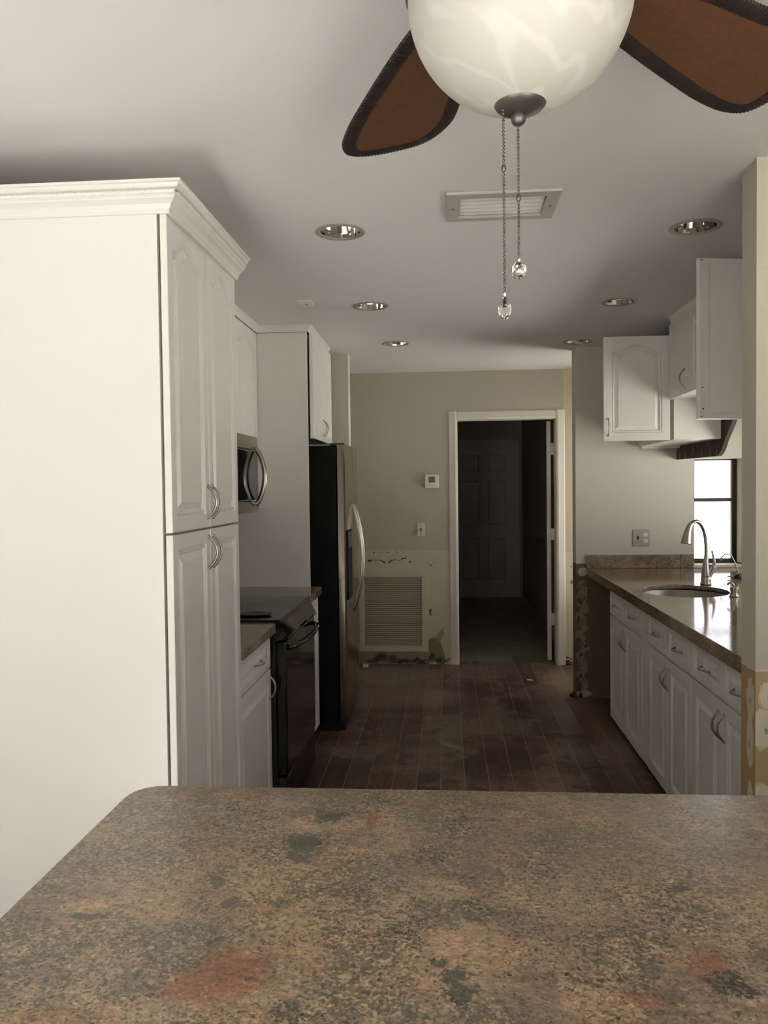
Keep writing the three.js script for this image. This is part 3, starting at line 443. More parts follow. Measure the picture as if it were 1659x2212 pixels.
{
  const t = thing('wall_cabinet', 'white wall cabinet above the microwave', 'cabinet', [-1.25, 1.77, -3.83]);
  part(t, 'carcass', box(XL + 0.005, -1.12, 1.77, 2.41, -3.45, -4.203), M.box);
  front(t, 'L', -1.10, [[-3.453, -3.824, 1.775, 2.408, { arch: 0.04, m: 0.045 }, -3.80, 1.84], [-3.829, -4.20, 1.775, 2.408, { arch: 0.04, m: 0.045 }, -3.853, 1.84]]);
  const u = thing('wall_cabinet', 'narrow white wall cabinet beside the tall refrigerator panel', 'cabinet', [-1.25, 1.37, -4.45]);
  part(u, 'carcass', box(XL + 0.005, -1.12, 1.375, 2.41, -4.206, -4.698), M.box);
  front(u, 'L', -1.10, [[-4.21, -4.694, 1.38, 2.408, { arch: 0.05, m: 0.05 }, -4.235, 1.45]]);
  const p = single('cabinet_panel', 'tall white end panel standing beside the refrigerator', 'panel', rbox(XL + 0.005, -0.802, 0, 2.410, -4.700, -4.718, 0.0012, 1), M.white, [-1.09, 0, -4.709]);
  const f = thing('wall_cabinet', 'white wall cabinet above the refrigerator with arched doors', 'cabinet', [-1.09, 1.80, -5.1]);
  part(f, 'carcass', box(XL + 0.005, -0.812, 1.795, 2.41, -4.7185, -5.50), M.box);
  front(f, 'L', -0.772, [[-4.721, -5.107, 1.79, 2.406, { arch: 0.045, m: 0.05 }, -5.075, 1.875], [-5.112, -5.498, 1.79, 2.406, { arch: 0.045, m: 0.05 }, -5.145, 1.875]]);
  const y = 2.411, prof = [[0, y], [0.006, y], [0.008, y + 0.008], [0.014, y + 0.018], [0.024, y + 0.028], [0.027, y + 0.0385], [0, y + 0.0385]];
  single('crown_molding', 'small white crown strip closing the left cabinets to the ceiling', 'molding', moulding([[-1.10, -2.86], [-1.10, -4.699], [-0.800, -4.699], [-0.800, -5.50]], prof), M.white, [-1.1, 2.411, -4.0]);
}
{
  const t = thing('refrigerator', 'black-sided refrigerator with stainless side-by-side doors and dispenser', 'refrigerator', [-1.0, 0, -5.23]);
  const zn = -4.868, zf = -5.60; const skin = phys(new THREE.Color('#0b0b0b'), 0.6, { specularIntensity: 0.4 });
  part(t, 'body', rbox(XL + 0.03, -0.664, 0.05, 1.752, zn, zf, 0.006, 2), skin);
  part(t, 'kick_grille', [box(XL + 0.06, -0.668, 0.0, 0.05, zn - 0.01, zf + 0.01), rbox(-0.668, -0.628, 0.004, 0.062, zn - 0.004, zf + 0.004, 0.004)], M.dark);
  // doors gently crowned towards the room
  const door = (za, zb) => { const w = za - zb, n = 14, s = new THREE.Shape(), X = (z) => -0.598 - 0.016 * Math.pow((z - (zn + zf) / 2) / ((zn - zf) / 2), 2);
    s.moveTo(za, -0.654); for (let k = 0; k <= n; k++) { const z = za - w * k / n; s.lineTo(z, X(z) - (k % n ? 0 : 0.004)); } s.lineTo(zb, -0.654); s.closePath();
    const g = new THREE.ExtrudeGeometry(s, { depth: 1.685, bevelEnabled: true, bevelThickness: 0.002, bevelSize: 0.002, bevelOffset: -0.002, bevelSegments: 2 });
    g.applyMatrix4(new THREE.Matrix4().set(0, 1, 0, 0, 0, 0, 1, 0.072, 1, 0, 0, 0, 0, 0, 0, 1)); return boxUV(toCreasedNormals(g, 0.5)); };
  const steel = std(new THREE.Color('#b3aa9a'), 0.2, { metalness: 1 });
  const L = part(t, 'door', door(zn - 0.002, -5.198), steel), R = part(t, 'door', door(-5.206, zf + 0.002), steel);
  const bow = (z, dz) => { const pts = []; for (let k = 0; k <= 18; k++) { const u = k / 18, q = Math.pow(Math.sin(Math.PI * u), 0.8); pts.push(V(-0.603 + 0.062 * q, 0.70 + u * 0.70, z + dz * q)); } return sweep(pts, () => [0.0085, 0.0105], 44, 14); };
  part(L, 'handle', bow(-5.172, 0.012), M.steel, 'long bowed steel handle'); part(R, 'handle', bow(-5.232, -0.012), M.steel, 'long bowed steel handle');
  const disp = part(L, 'dispenser', [rbox(-0.64, -0.5985, 0.80, 1.235, -4.925, -5.125, 0.006, 2)], skin, 'black ice and water dispenser');
  part(disp, 'control_panel', rbox(-0.61, -0.5965, 1.12, 1.222, -4.935, -5.115, 0.003), M.blackGlass);
  for (const z of [-4.90, -5.56]) part(t, 'hinge_cover', rbox(-0.70, -0.612, 1.752, 1.768, z + 0.02, z - 0.03, 0.005), M.darkPlastic);
  for (const z of [zn - 0.05, zf + 0.05]) part(t, 'foot', new THREE.CylinderGeometry(0.02, 0.022, 0.02, 14).translate(-0.69, 0.01, z), M.darkPlastic);
}

// ---------------------------------------------------------------- right run
const baseLabels = ['white base cabinet with two drawers beside the empty dishwasher bay', 'white base cabinet with two drawers in the middle of the sink run', 'white base cabinet with two drawers next to the stripped wall stub'];
for (const [k, [zn, zf, mid]] of [[-4.300, -5.115, -4.712], [-3.442, -4.176, -3.808], [-2.70, -3.434, -3.066]].entries()) {
  const t = thing('base_cabinet', baseLabels[k], 'cabinet', [1.33, 0, (zn + zf) / 2], 'base cabinets under the sink counter');
  const ze = k ? zn : -4.182;
  part(t, 'carcass', [box(1.58, 1.60, 0.03, 0.866, ze + 0.002, zf - 0.002), box(1.042, 1.58, 0.03, 0.048, ze + 0.002, zf - 0.002), box(1.042, 1.58, 0.048, 0.866, ze + 0.002, ze - 0.016), box(1.042, 1.58, 0.048, 0.866, zf + 0.016, zf - 0.002), box(1.042, 1.06, 0.682, 0.69, ze, zf)], M.box); part(t, 'plinth', box(1.06, 1.58, 0, 0.03, ze, zf), M.darkPlastic);
  const p = { m: 0.055 }, q = { m: 0.03 };
  front(t, 'R', 1.021, [[zn, mid + 0.002, 0.045, 0.682, p, mid + 0.03, 0.59], [mid - 0.002, zf, 0.045, 0.682, p, mid - 0.03, 0.59]], [[zn, mid + 0.002, 0.690, 0.852, q, (zn + mid) / 2, 0.762], [mid - 0.002, zf, 0.690, 0.852, q, (mid + zf) / 2, 0.762]]);
  if (!k) part(t, 'filler_strip', rbox(1.024, 1.042, 0.045, 0.852, -4.186, -4.296, 0.002, 1), M.white);
}
{ // worktop with the sink cut out
  const t = thing('countertop', 'long polished granite worktop with the sink cut into it', 'countertop', [1.6, 0.87, -4.1]);
  const s = rectShape(0.982, XR - 0.004, 2.585, 5.692); const p = new THREE.Path(); p.absellipse(1.290, 4.475, 0.228, 0.262, 0, Math.PI * 2, true, -0.2); s.holes.push(p);
  const g = new THREE.ExtrudeGeometry(s, { depth: 0.016, bevelEnabled: true, bevelThickness: 0.003, bevelSize: 0.003, bevelOffset: -0.003, bevelSegments: 2, curveSegments: 48 }); g.rotateX(-Math.PI / 2); g.translate(0, 0.895, 0);
  part(t, 'slab', boxUV(toCreasedNormals(g, 0.2)), M.granite);
  part(t, 'front_edge', rbox(0.982, 1.012, 0.858, 0.8915, -2.59, -5.69, 0.003, 2), M.granite);
  const b = thing('backsplash', 'low granite upstand on the wall behind the counter', 'backsplash', [1.3, 0.914, -5.69]);
  part(b, 'stone', rbox(0.975, 1.612, 0.9145, 1.006, -5.676, -5.699, 0.0025, 2), M.granite); part(b, 'stone', rbox(1.614, 1.705, 0.9145, 1.008, -5.676, -5.699, 0.0025, 2), M.granite);
}
{ // undermount bowl
  const t = thing('kitchen_sink', 'oval stainless undermount sink in the granite worktop', 'sink', [1.292, 0.70, -4.475]);
  const prof = [[0.03, 0], [0.14, 0.004], [0.19, 0.02], [0.214, 0.06], [0.220, 0.12], [0.222, 0.172], [0.236, 0.174], [0.236, 0.170], [0.226, 0.168], [0.224, 0.12], [0.218, 0.056], [0.194, 0.014], [0.14, -0.002], [0.03, -0.006]];
  const g = new THREE.LatheGeometry(prof.map(([r, y]) => new THREE.Vector2(r, y)), 56); g.scale(1.06, 1, 0.262 / 0.215); g.rotateY(0.2); g.translate(1.292, 0.7135, -4.475); part(t, 'bowl', g, std(new THREE.Color('#8f8b84'), 0.42, { metalness: 1 }));
  part(t, 'drain', lathe([[0.0, -0.002], [0.03, -0.002], [0.042, 0.003], [0.045, 0.001], [0.045, -0.01], [0, -0.012]], [1.292, 0.7165, -4.475], 24), M.chrome);
}
{
  const x = 1.489, z = -4.745, t = thing('kitchen_faucet', 'brushed nickel pull-down faucet arching over the sink', 'faucet', [x, 0.914, z]);
  part(t, 'base', lathe([[0, 0.0], [0.030, 0.0], [0.031, 0.006], [0.028, 0.012], [0.027, 0.03], [0.0265, 0.05], [0.0, 0.05]], [x, 0.9143, z], 28), M.nickel);
  const d = V(-0.96, 0, 0.28).normalize(), at = (o, y) => V(x + d.x * o, y, z + d.z * o);
  part(t, 'spout', sweep([at(0.0, 0.955), at(0.0, 1.03), at(-0.004, 1.12), at(0.004, 1.20), at(0.026, 1.255), at(0.058, 1.28), at(0.086, 1.272)], (u) => 0.025 - 0.013 * sstep(0.0, 0.35, u), 60, 16), M.nickel);
  part(t, 'spray_head', sweep([at(0.084, 1.2735), at(0.102, 1.255), at(0.116, 1.22), at(0.123, 1.185), at(0.127, 1.152)], (u) => 0.0125 + 0.017 * Math.pow(u, 1.2), 30, 18), M.nickel);
  part(t, 'side_body', sweep([V(x + 0.004, 0.955, z), V(x + 0.022, 0.985, z), V(x + 0.042, 1.022, z)], () => [0.019, 0.021], 14, 14), M.nickel);
  part(t, 'lever', sweep([V(x + 0.040, 1.015, z), V(x + 0.047, 1.04, z), V(x + 0.042, 1.075, z), V(x + 0.034, 1.112, z)], (u) => 0.0095 - 0.004 * u, 18, 12), M.nickel);
}
{
  const x = 1.472, z = -4.24, t = thing('soap_dispenser', 'small nickel soap dispenser at the sink corner', 'dispenser', [x, 0.914, z]);
  part(t, 'body', lathe([[0, 0], [0.023, 0], [0.024, 0.004], [0.018, 0.012], [0.017, 0.030], [0.021, 0.042], [0.019, 0.050], [0, 0.052]], [x, 0.9143, z], 24), M.nickel);
  part(t, 'spout', sweep([V(x, 0.960, z), V(x - 0.006, 0.978, z), V(x - 0.022, 0.986, z), V(x - 0.034, 0.975, z)], () => 0.0055, 18, 10), M.nickel);
}
{
  const x = 1.775, z = -5.04, t = thing('filter_faucet', 'slim drinking-water faucet with dark base by the window', 'faucet', [x, 0.914, z]);
  part(t, 'base', lathe([[0, 0], [0.020, 0], [0.024, 0.006], [0.024, 0.018], [0.016, 0.028], [0, 0.03]], [x, 0.9143, z], 24), M.darkPlastic);
  part(t, 'spout', sweep([V(x, 0.94, z), V(x - 0.012, 0.985, z), V(x - 0.030, 1.03, z), V(x - 0.048, 1.058, z), V(x - 0.072, 1.064, z), V(x - 0.094, 1.052, z), V(x - 0.104, 1.036, z)], () => 0.0042, 40, 10), M.nickel);
  part(t, 'tip', sweep([V(x - 0.100, 1.044, z), V(x - 0.109, 1.026, z)], () => 0.0065, 4, 12), M.nickel);
  part(t, 'lever', sweep([V(x, 0.93, z), V(x - 0.03, 0.929, z), V(x - 0.065, 0.926, z)], () => 0.004, 8, 8), M.nickel);
}
// wall cabinets over the sink run
{
  const f = thing('wall_cabinet', 'white wall cabinet near the far wall with its door swung open', 'cabinet', [1.43, 1.75, -5.2]);
  part(f, 'carcass', box(1.322, 1.586, 1.752, 2.362, -4.785, -5.66), M.white); part(f, 'light_rail', box(1.33, 1.58, 1.738, 1.752, -5.58, -5.66), M.white);
  { const g = doorGeometry(0.376, 0.60, { m: 0.045, arch: 0.04 }); g.translate(0.918, 1.748, -4.762); const d = part(f, 'door', g, M.white); const h = bowPull(); h.translate(0.943, 1.828, -4.762); part(d, 'handle', h, M.nickel, 'bowed brushed nickel pull'); }
  const s = thing('wall_cabinet', 'short white wall cabinet hung high over the sink', 'cabinet', [1.43, 1.98, -3.95]);
  part(s, 'carcass', box(1.306, 1.586, 1.985, 2.405, -3.17, -4.752), M.white);
  front(s, 'R', 1.285, [[-3.172, -3.565, 1.978, 2.402, { m: 0.045 }, -3.54, 2.06], [-3.569, -3.96, 1.978, 2.402, { m: 0.045 }, -3.59, 2.06], [-3.964, -4.355, 1.978, 2.402, { m: 0.045 }, -3.99, 2.06], [-4.359, -4.75, 1.978, 2.402, { m: 0.045, rings: [[-.002, -.001], [.002, -.001], [.004, -.002], [.03, -.002]] }, -4.45, 2.06]]);
  const y = 2.407; single('crown_molding', 'small white crown strip above the short sink cabinet', 'molding', moulding([[1.300, -4.752], [1.300, -3.17]], [[0, y], [0.004, y], [0.008, y + 0.014], [0.014, y + 0.030], [0.018, y + 0.042], [0, y + 0.042]]), M.white, [1.3, y, -3.95]);
  const n = thing('wall_cabinet', 'white wall cabinet beside the wall stub, its door open showing the plain back', 'cabinet', [1.43, 1.74, -2.85]);
  part(n, 'carcass', box(1.322, 1.586, 1.742, 2.34, -2.62, -3.15), M.white);
  { // the open door turns its back to the room: recessed panel, two pull screws, rubber bumpers
    const T = 0.022, w = 0.375, h = 0.595, g = doorGeometry(w, h, { m: 0.045, t: T, panels: [[0.05, w - 0.05, 0.022, h]].map(([a, b, c, e]) => [a - 0.008, b, c, e - 0.02]), rings: [[-0.002, -0.001], [0, -0.002], [0.004, -0.003], [0.01, -0.003]] });
    const m = new THREE.Matrix4().makeRotationY(0.2); const place = (q) => q.translate(-w, 0, 0).applyMatrix4(m).translate(1.312, 1.738, -3.165);
    const d = part(n, 'door', place(g), M.white, 'back of the open door');
    const dots = [[0.014, 0.117], [0.016, 0.038]].map(([a, b]) => place(new THREE.CylinderGeometry(0.0028, 0.0028, 0.003, 10).rotateX(Math.PI / 2).translate(a, b, 0.001)));
    for (const q of dots) part(d, 'screw', q, M.darkPlastic);
    for (const b of [0.008, h - 0.008]) part(d, 'bumper', place(new THREE.CylinderGeometry(0.0022, 0.0022, 0.003, 10).rotateX(Math.PI / 2).translate(0.010, b, 0.001)), M.darkPlastic);
  }
}
// foreground bar
{
  const t = thing('bar_counter', 'granite-topped bar counter in the foreground', 'counter', [0.6, 0, -1.0]);
  const s = new THREE.Shape(), r = 0.075, x0 = -0.617, x1 = 2.28, zf = 1.541, zn = 0.42; s.moveTo(x0 + r, zf); s.quadraticCurveTo(x0, zf, x0, zf - r); s.lineTo(x0, zn + r); s.quadraticCurveTo(x0, zn, x0 + r, zn); s.lineTo(x1, zn); s.lineTo(x1, zf); s.closePath();
  const g = new THREE.ExtrudeGeometry(s, { depth: 0.032, bevelEnabled: true, bevelThickness: 0.004, bevelSize: 0.005, bevelOffset: -0.005, bevelSegments: 4, curveSegments: 16 }); g.rotateX(-Math.PI / 2); g.translate(0, 0.878, 0);
  part(t, 'slab', boxUV(toCreasedNormals(g, 0.2)), M.bar);
  part(t, 'base', box(-0.40, 2.25, 0.0, 0.874, -0.70, -1.32), M.box);
}
// ---------------------------------------------------------------- things on the walls and ceiling
{
  const t = thing('return_air_grille', 'large painted return air grille low on the stripped back wall', 'vent', [-0.45, 0.1, ZB]);
  const x0 = -0.735, x1 = -0.163, y0 = 0.109, y1 = 0.783, w = 0.045; const s = rectShape(x0, x1, y0, y1); s.holes.push(rectPath(x0 + w, x1 - w, y0 + w, y1 - w));
  const g = new THREE.ExtrudeGeometry(s, { depth: 0.008, bevelEnabled: true, bevelThickness: 0.003, bevelSize: 0.003, bevelOffset: -0.003, bevelSegments: 2 }); g.translate(0, 0, ZB + 0.003); part(t, 'frame', boxUV(g), std(new THREE.Color('#c3baa2'), 0.6));
  { const a = x0 + w, b = x1 - w, c = y0 + w, e = y1 - w, z = ZB - 0.001, f = ZB - 0.42; part(t, 'duct', [box(a - 0.002, a, c, e, z, f), box(b, b + 0.002, c, e, z, f), box(a, b, c - 0.002, c, z, f), box(a, b, e, e + 0.002, z, f), box(a, b, c, e, f, f - 0.002)], M.sheetMetal); } const n = 33, mat = std(new THREE.Color('#b9b096'), 0.6);
  for (let k = 0; k < n; k++) { const y = y0 + w + (k + 0.5) * (y1 - y0 - 2 * w) / n; part(t, 'slat', box(x0 + w, x1 - w, -0.0008, 0.0008, -0.0085, 0.0085).rotateX(0.72).translate(0, y, ZB + 0.004), mat); }
}
{
  const t = thing('ceiling_vent', 'white rectangular ceiling supply vent with curved louvres', 'vent', [0.2, H, -2.78]);
  const s = rectShape(0.012, 0.383, 2.642, 2.912); s.holes.push(rectPath(0.056, 0.340, 2.690, 2.875)); const mat = std(new THREE.Color('#b9b3ac'), 0.5);
  const g = new THREE.ExtrudeGeometry(s, { depth: 0.005, bevelEnabled: true, bevelThickness: 0.003, bevelSize: 0.003, bevelOffset: -0.003, bevelSegments: 2 }); g.rotateX(-Math.PI / 2); g.translate(0, H - 0.0085, 0); part(t, 'frame', boxUV(g), mat);
  part(t, 'duct', [box(0.046, 0.35, H + 0.03, H + 0.034, -2.686, -2.879), box(0.046, 0.050, H, H + 0.03, -2.686, -2.879), box(0.346, 0.35, H, H + 0.03, -2.686, -2.879)], M.sheetMetal);
  for (let k = 0; k < 5; k++) { const R = 0.034, pts = []; for (let q = 0; q <= 8; q++) { const a = -0.05 + q / 8 * 0.85; pts.push([Math.sin(a) * R, -Math.cos(a) * R]); } const sh = new THREE.Shape([...pts.map(([x, y]) => new THREE.Vector2(x, y)), ...pts.slice().reverse().map(([x, y]) => new THREE.Vector2(x * 0.95, y * 0.95))]); const q = new THREE.ExtrudeGeometry(sh, { depth: 0.282, bevelEnabled: false }); q.rotateY(-Math.PI / 2); q.translate(0.339, H + 0.033, -2.705 - k * 0.0365); part(t, 'louvre', boxUV(toCreasedNormals(q, 0.6)), M.white); }
  for (const x of [0.034, 0.361]) part(t, 'screw', new THREE.CylinderGeometry(0.005, 0.005, 0.003, 12).translate(x, H - 0.011, -2.78), M.pewter);
}
{ // recessed lights: one can, copied
  const rl = ['recessed ceiling light nearest the white pantry', 'recessed ceiling light by the small ceiling sensor, middle of the left row', 'recessed ceiling light farthest back in the left row', 'recessed ceiling light nearest the wall stub on the right', 'recessed ceiling light in the middle of the right row', 'recessed ceiling light farthest back in the right row, by the sink-side wall'];
  const make = () => { const t = thing('recessed_light', rl[0], 'ceiling light', [cans[0][0], H, cans[0][1]], 'recessed ceiling lights'); const [x, z] = cans[0];
    part(t, 'trim_ring', lathe([[0.074, 0.002], [0.074, -0.002], [0.080, -0.005], [0.090, -0.005], [0.094, -0.001], [0.094, 0.0], [0.074, 0.002]], [x, H, z], 48), M.trimRing);
    const cone = new THREE.LatheGeometry([[0.0742, -0.001], [0.071, 0.025], [0.064, 0.055], [0.052, 0.085]].map(([r, y]) => new THREE.Vector2(r, y)), 18).toNonIndexed(); cone.computeVertexNormals(); cone.translate(x, H, z); part(t, 'reflector', cone, M.chrome);
    part(t, 'can', lathe([[0.0755, 0.001], [0.0755, 0.125], [0.0, 0.126]], [x, H, z], 32), M.sheetMetal);
    part(t, 'bulb', lathe([[0, 0.045], [0.02, 0.046], [0.038, 0.050], [0.047, 0.060], [0.048, 0.072], [0.034, 0.098], [0.02, 0.118]], [x, H, z], 32), std(new THREE.Color('#cfcac0'), 0.35)); return t; };
  const first = make();
  for (let k = 1; k < 6; k++) { const c = first.clone(); c.name = numbered('recessed_light'); c.position.set(cans[k][0], H, cans[k][1]); c.userData = { ...first.userData, label: rl[k] }; scene.add(c); }
}
{
  const s = thing('ceiling_sensor', 'small square white cover plate on the ceiling', 'sensor', [-0.705, H, -4.105]);
  part(s, 'plate', rbox(-0.742, -0.668, H - 0.013, H - 0.0002, -4.062, -4.155, 0.003), M.white); part(s, 'lens', new THREE.SphereGeometry(0.008, 14, 8).scale(1, 0.6, 1).translate(-0.70, H - 0.013, -4.115), M.plateSteel);
  const th = thing('thermostat', 'white square thermostat with a small grey display on the back wall', 'thermostat', [-0.11, 1.538, ZB]);
  const b = part(th, 'body', [rbox(-0.168, -0.054, 1.482, 1.596, ZB + 0.0005, ZB + 0.024, 0.004)], M.plastic); part(b, 'display', rbox(-0.138, -0.084, 1.528, 1.578, ZB + 0.02, ZB + 0.0255, 0.002), std(new THREE.Color('#4d4f4c'), 0.15)); part(b, 'button', rbox(-0.128, -0.094, 1.505, 1.512, ZB + 0.022, ZB + 0.0255, 0.001), M.plateSteel);
  const sw = thing('light_switch', 'almond light switch plate left of the hall doorway', 'switch', [-0.206, 1.136, ZB]);
  part(sw, 'plate', rbox(-0.238, -0.174, 1.082, 1.19, ZB + 0.0005, ZB + 0.007, 0.0025), M.almond); part(sw, 'toggle', box(-0.211, -0.201, 1.122, 1.15, ZB + 0.005, ZB + 0.012), M.bronze); for (const y of [1.10, 1.172]) part(sw, 'screw', new THREE.CylinderGeometry(0.004, 0.004, 0.002, 10).rotateX(Math.PI / 2).translate(-0.206, y, ZB + 0.0075), M.bronze);
  const o = thing('outlet_plate', 'steel plate with a toggle switch and a double socket above the backsplash', 'outlet', [1.353, 1.122, ZF]);
  const z = ZF; part(o, 'plate', rbox(1.294, 1.412, 1.064, 1.181, z + 0.0005, z + 0.007, 0.003), M.plateSteel);
  part(o, 'toggle', box(1.324, 1.333, 1.112, 1.134, z + 0.006, z + 0.016), M.bronze);
  for (const y of [1.146, 1.102]) { const k = part(o, 'socket', new THREE.CylinderGeometry(0.016, 0.016, 0.003, 24).rotateX(Math.PI / 2).scale(1, 0.88, 1).translate(1.381, y, z + 0.0075), M.plastic); part(k, 'slot', [box(1.373, 1.3755, y - 0.001, y + 0.008, z + 0.0085, z + 0.0095), box(1.3865, 1.389, y - 0.001, y + 0.007, z + 0.0085, z + 0.0095), new THREE.CylinderGeometry(0.0025, 0.0025, 0.001, 10).rotateX(Math.PI / 2).translate(1.381, y - 0.008, z + 0.009)], M.dark); }
}
// doors
const six = (w, h) => { const a = 0.115, c = (w - 3 * a) / 2; const rows = [[0.24, 0.80], [0.98, 1.55], [1.67, h - 0.13]]; return rows.flatMap(([y0, y1]) => [[a, a + c, y0, y1], [2 * a + c, w - a, y0, y1]]); };
{
  const R6 = [[-0.002, -0.001], [0.002, -0.001], [0.012, -0.010], [0.020, -0.010], [0.045, -0.004], [0.048, -0.004]];
  const o = new THREE.Group(); o.name = 'door_1'; o.userData.kind = 'structure'; o.userData.label = 'closed six-panel door at the end of the dark hall'; scene.add(o);
  part(o, 'door_leaf', doorGeometry(0.81, 2.03, { panels: six(0.81, 2.03), t: 0.035, rings: R6 }).translate(0.10, 0.005, -10.80), M.hallDoor);
  part(o, 'casing', [box(0.03, 0.095, 0, 2.10, -10.838, -10.82), box(0.915, 0.98, 0, 2.10, -10.838, -10.82), box(0.03, 0.98, 2.04, 2.105, -10.838, -10.82)], M.hallDoor);
  const d = new THREE.Group(); d.name = 'door_2'; d.userData.kind = 'structure'; d.userData.label = 'white door swung open into the hall on three hinges'; scene.add(d);
  part(d, 'door_leaf', doorGeometry(0.79, 2.02, { panels: six(0.79, 2.02), t: 0.035, rings: R6 }).rotateY(Math.PI / 2 - 0.125).translate(0.888, 0.012, -6.889), M.whiteTrim);
  for (const y of [0.36, 1.08, 1.80]) part(d, 'hinge', box(0.884, 0.912, y - 0.05, y + 0.05, -6.876, -6.884), M.whiteTrim);
  part(d, 'knob', [new THREE.SphereGeometry(0.027, 18, 14).translate(0.84, 0.98, -7.60), new THREE.CylinderGeometry(0.012, 0.012, 0.07, 12).rotateZ(Math.PI / 2).translate(0.87, 0.98, -7.60)], M.bronze);
}

// ---------------------------------------------------------------- ceiling fan
{
  const hx = 0.115, hz = -1.215, yb = 2.3235, t = thing('ceiling_fan', 'ceiling fan with woven brown leaf blades, alabaster glass bowl and two pull chains', 'fan', [hx, H, hz]);
  const C = (y) => [hx, y, hz];
  part(t, 'canopy', lathe([[0.0, 2.45], [0.075, 2.449], [0.078, 2.43], [0.05, 2.40], [0.03, 2.392], [0.0, 2.392]].reverse(), C(0), 40), M.bronze);
  part(t, 'motor_housing', lathe([[0, 2.252], [0.10, 2.252], [0.135, 2.268], [0.14, 2.30], [0.13, 2.345], [0.09, 2.38], [0.035, 2.395], [0, 2.396]], C(0), 48), M.bronze);
  part(t, 'light_fitter', lathe([[0, 2.20], [0.16, 2.212], [0.168, 2.222], [0.16, 2.234], [0.08, 2.254], [0, 2.254]], C(0), 48), M.bronze);
  // alabaster swirls are in the glass
  const swirl = dataTexture(512, 256, (i, j, u, v) => { const x = Math.cos(u * 6.2832) * 1.6, z = Math.sin(u * 6.2832) * 1.6, y = v * 2.2; const w = fbm(x * 0.9 + 7, z * 0.9 + y, 3, 3), r = Math.abs(Math.sin((y * 1.9 + x * 0.6 + w * 5) * 1.7)), k = sstep(0.8, 1.0, r) * 0.9 + 0.25 * fbm(x * 2, z * 2 + y * 3, 9, 3); return mix3([194, 192, 180], [204, 202, 192], k); });
  const bowl = []; for (let k = 0; k <= 26; k++) { const a = k / 26 * Math.PI / 2; bowl.push([Math.sin(a) * 0.1635 + 0.0001, 2.212 - Math.cos(a) * 0.158]); }
  part(t, 'glass_bowl', lathe(bowl, C(0), 64), phys(0xffffff, 0.5, { map: swirl, transmission: 0.1, thickness: 0 }), 'frosted alabaster glass bowl');
  part(t, 'finial', [lathe([[0, 2.039], [0.012, 2.043], [0.022, 2.047], [0.033, 2.053], [0.0385, 2.059], [0.040, 2.065], [0.038, 2.067], [0, 2.067]], C(0), 40), new THREE.SphereGeometry(0.0112, 24, 16).translate(hx - 0.003, 2.037, hz + 0.004)], M.pewter);
  // leaf-shaped blades: ribbed dark rim round a woven cane face
  const outline = new THREE.CatmullRomCurve3([[.184,-.066],[.264,-.085],[.373,-.099],[.494,-.109],[.60,-.114],[.675,-.106],[.714,-.084],[.724,-.045],[.706,.025],[.666,.09],[.583,.119],[.467,.103],[.353,.085],[.26,.065],[.183,.045]].map(([a, b]) => V(a, b, 0)), true, 'centripetal');
  const N = 1200, P = outline.getSpacedPoints(N).slice(0, N), L = outline.getLength(), pitch = 0.0078;
  const weave = dataTexture(256, 256, (i, j, u, v) => { const s = Math.sin(u * Math.PI * 64), q = Math.sin(v * Math.PI * 64), over = (Math.floor(u * 64) + Math.floor(v * 64)) % 2; const b = over ? Math.abs(s) : Math.abs(q); const n = fbm(u * 20, v * 20, 5, 3); return mix3([60, 38, 23], [108, 69, 41], 0.25 + 0.5 * b + 0.5 * (n - 0.5)); });
  weave.repeat.set(7, 7);
  const cane = std(0xffffff, 0.55, { map: weave, bumpMap: weave, bumpScale: 0.0006 }), rimMat = std(new THREE.Color('#1f1411'), 0.55);
  const blade = (deg) => {
    const m = new THREE.Matrix4().makeTranslation(hx, yb, hz).multiply(new THREE.Matrix4().makeRotationY(deg * Math.PI / 180)).multiply(new THREE.Matrix4().makeRotationZ(-0.0765)).multiply(new THREE.Matrix4().makeRotationX(Math.PI / 2 - 0.143)); // own x outward, own y across
    const pos = [], idx = [], seg = 10, W = 0.0180, T = 0.0055;
    for (let i = 0; i < N; i++) { const a = P[(i + N - 1) % N], b = P[(i + 1) % N], d = b.clone().sub(a).normalize(), n = V(-d.y, d.x, 0), s = i / N * L, rib = Math.abs(Math.sin(Math.PI * s / pitch)); const k = 0.86 + 0.14 * rib;
      for (let q = 0; q < seg; q++) { const th = q / seg * Math.PI * 2, o = n.clone().multiplyScalar(W + Math.cos(th) * W * (Math.cos(th) < 0 ? k + 0.06 : 1)).setZ(Math.sin(th) * T * (0.72 + 0.28 * rib)); const c = P[i].clone().add(o); pos.push(c.x, c.y, c.z); } }
    for (let i = 0; i < N; i++) for (let q = 0; q < seg; q++) { const i2 = (i + 1) % N, a = i * seg + q, b = i * seg + (q + 1) % seg, c = i2 * seg + q, d = i2 * seg + (q + 1) % seg; idx.push(a, b, c, b, d, c); }
    const rim = new THREE.BufferGeometry(); rim.setAttribute('position', new THREE.Float32BufferAttribute(pos, 3)); rim.setIndex(idx); rim.computeVertexNormals(); rim.applyMatrix4(m);
    const inner = []; for (let i = 0; i < N; i += 12) { const a = P[(i + N - 1) % N], b = P[(i + 1) % N], d = b.clone().sub(a).normalize(); inner.push(new THREE.Vector2(P[i].x - d.y * 0.031, P[i].y + d.x * 0.031)); }
    const face = new THREE.ExtrudeGeometry(new THREE.Shape(inner), { depth: 0.006, bevelEnabled: false }); face.translate(0, 0, -0.003); const f2 = boxUV(face); f2.applyMatrix4(m);
    const r = part(t, 'blade', rim, rimMat); part(r, 'woven_face', f2, cane, 'woven brown cane face');
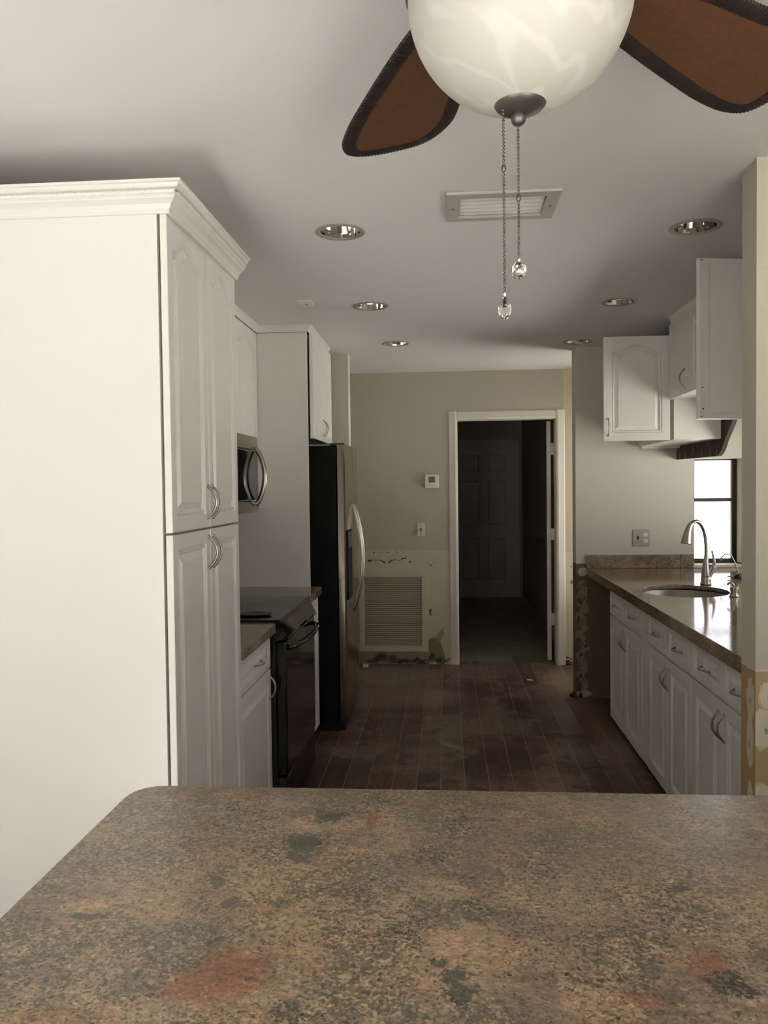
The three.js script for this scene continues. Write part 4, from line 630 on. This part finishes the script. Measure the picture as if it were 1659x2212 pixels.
    const iron = new THREE.ExtrudeGeometry(new THREE.Shape([[0.09, -.02], [0.15, -.018], [0.19, -.032], [0.235, -.03], [0.25, 0], [0.235, .03], [0.19, .032], [0.15, .018], [0.09, .02]].map(([a, b]) => new THREE.Vector2(a, b))), { depth: 0.005, bevelEnabled: false }); iron.translate(0, 0, -0.0135).applyMatrix4(m); part(r, 'bracket', boxUV(iron), M.bronze);
  };
  for (let k = 0; k < 5; k++) blade(110.8 + k * 72 + (k === 1 ? 3 : 0));
  // ball chains, each one part with its crystal drop
  const chain = (x, z, y0, y1, join1, drop) => { const n = Math.round((y0 - y1) / 0.0052), list = []; for (let k = 0; k < n; k++) list.push(new THREE.SphereGeometry(0.0021, 8, 6).translate(x, y0 - (k + 0.5) * (y0 - y1) / n, z)); list.push(new THREE.CylinderGeometry(0.0006, 0.0006, y0 - y1, 5).translate(x, (y0 + y1) / 2, z), new THREE.SphereGeometry(0.0037, 10, 8).scale(1, 1.5, 1).translate(x, join1, z));
    const c = part(t, 'pull_chain', list, M.chain); part(c, 'cap', lathe([[0, 0], [0.0025, 0.001], [0.003, 0.004], [0.0015, 0.008], [0, 0.009]], [x, y1 - 0.004, z], 14), M.chrome);
    part(c, 'crystal_drop', drop(x, y1, z), M.crystal, 'faceted clear glass drop'); };
  chain(0.090, hz + 0.006, 2.052, 1.782, 1.965, (x, y, z) => { const g = new THREE.LatheGeometry([[0, -0.035], [0.006, -0.0325], [0.0092, -0.024], [0.0095, -0.016], [0.006, -0.006], [0.002, -0.001], [0, 0]].map(([r, h]) => new THREE.Vector2(r, h)), 8).toNonIndexed(); g.computeVertexNormals(); return g.translate(x, y - 0.003, z); });
  chain(0.1115, hz + 0.004, 2.028, 1.832, 1.922, (x, y, z) => { const g = new THREE.IcosahedronGeometry(0.0125, 1); g.scale(0.95, 1.05, 0.95); return g.translate(x, y - 0.016, z); });
}
// ---------------------------------------------------------------- small things left on the floor
{
  const slab = (pts, h, lift = 0.0006) => { const g = new THREE.ExtrudeGeometry(new THREE.Shape(pts.map(([x, z]) => new THREE.Vector2(x, -z))), { depth: h, bevelEnabled: false }); g.rotateX(-Math.PI / 2); g.translate(0, lift, 0); return boxUV(g); };
  single('paper_scrap', 'torn grey strip of paper lying on the kitchen floor', 'paper', slab([[-0.055, -4.70], [-0.01, -4.69], [0.05, -4.62], [0.095, -4.565], [0.07, -4.555], [0.0, -4.60], [-0.04, -4.655]], 0.0008), M.paper, [0.02, 0.0004, -4.62]);
  single('plaster_chip', 'small pale chip on the floor in front of the hall doorway', 'debris', slab([[0.61, -6.205], [0.63, -6.19], [0.655, -6.195], [0.645, -6.215], [0.62, -6.22]], 0.006), M.plastic, [0.63, 0.0004, -6.2]);
  single('wood_splinter', 'dark splintered piece of old baseboard at the foot of the sink-side wall', 'debris', slab([[0.86, -5.72], [0.895, -5.715], [0.902, -5.76], [0.899, -5.80], [0.88, -5.76]], 0.02), M.oldWood, [0.89, 0.0004, -5.75]);
  single('baseboard_piece', 'short white piece of trim on the floor beside the refrigerator', 'debris', slab([[-0.70, -6.60], [-0.665, -6.60], [-0.655, -6.68], [-0.70, -6.70]], 0.012), M.whiteTrim, [-0.68, 0.0004, -6.64]);
}
renderer.render(scene, camera);
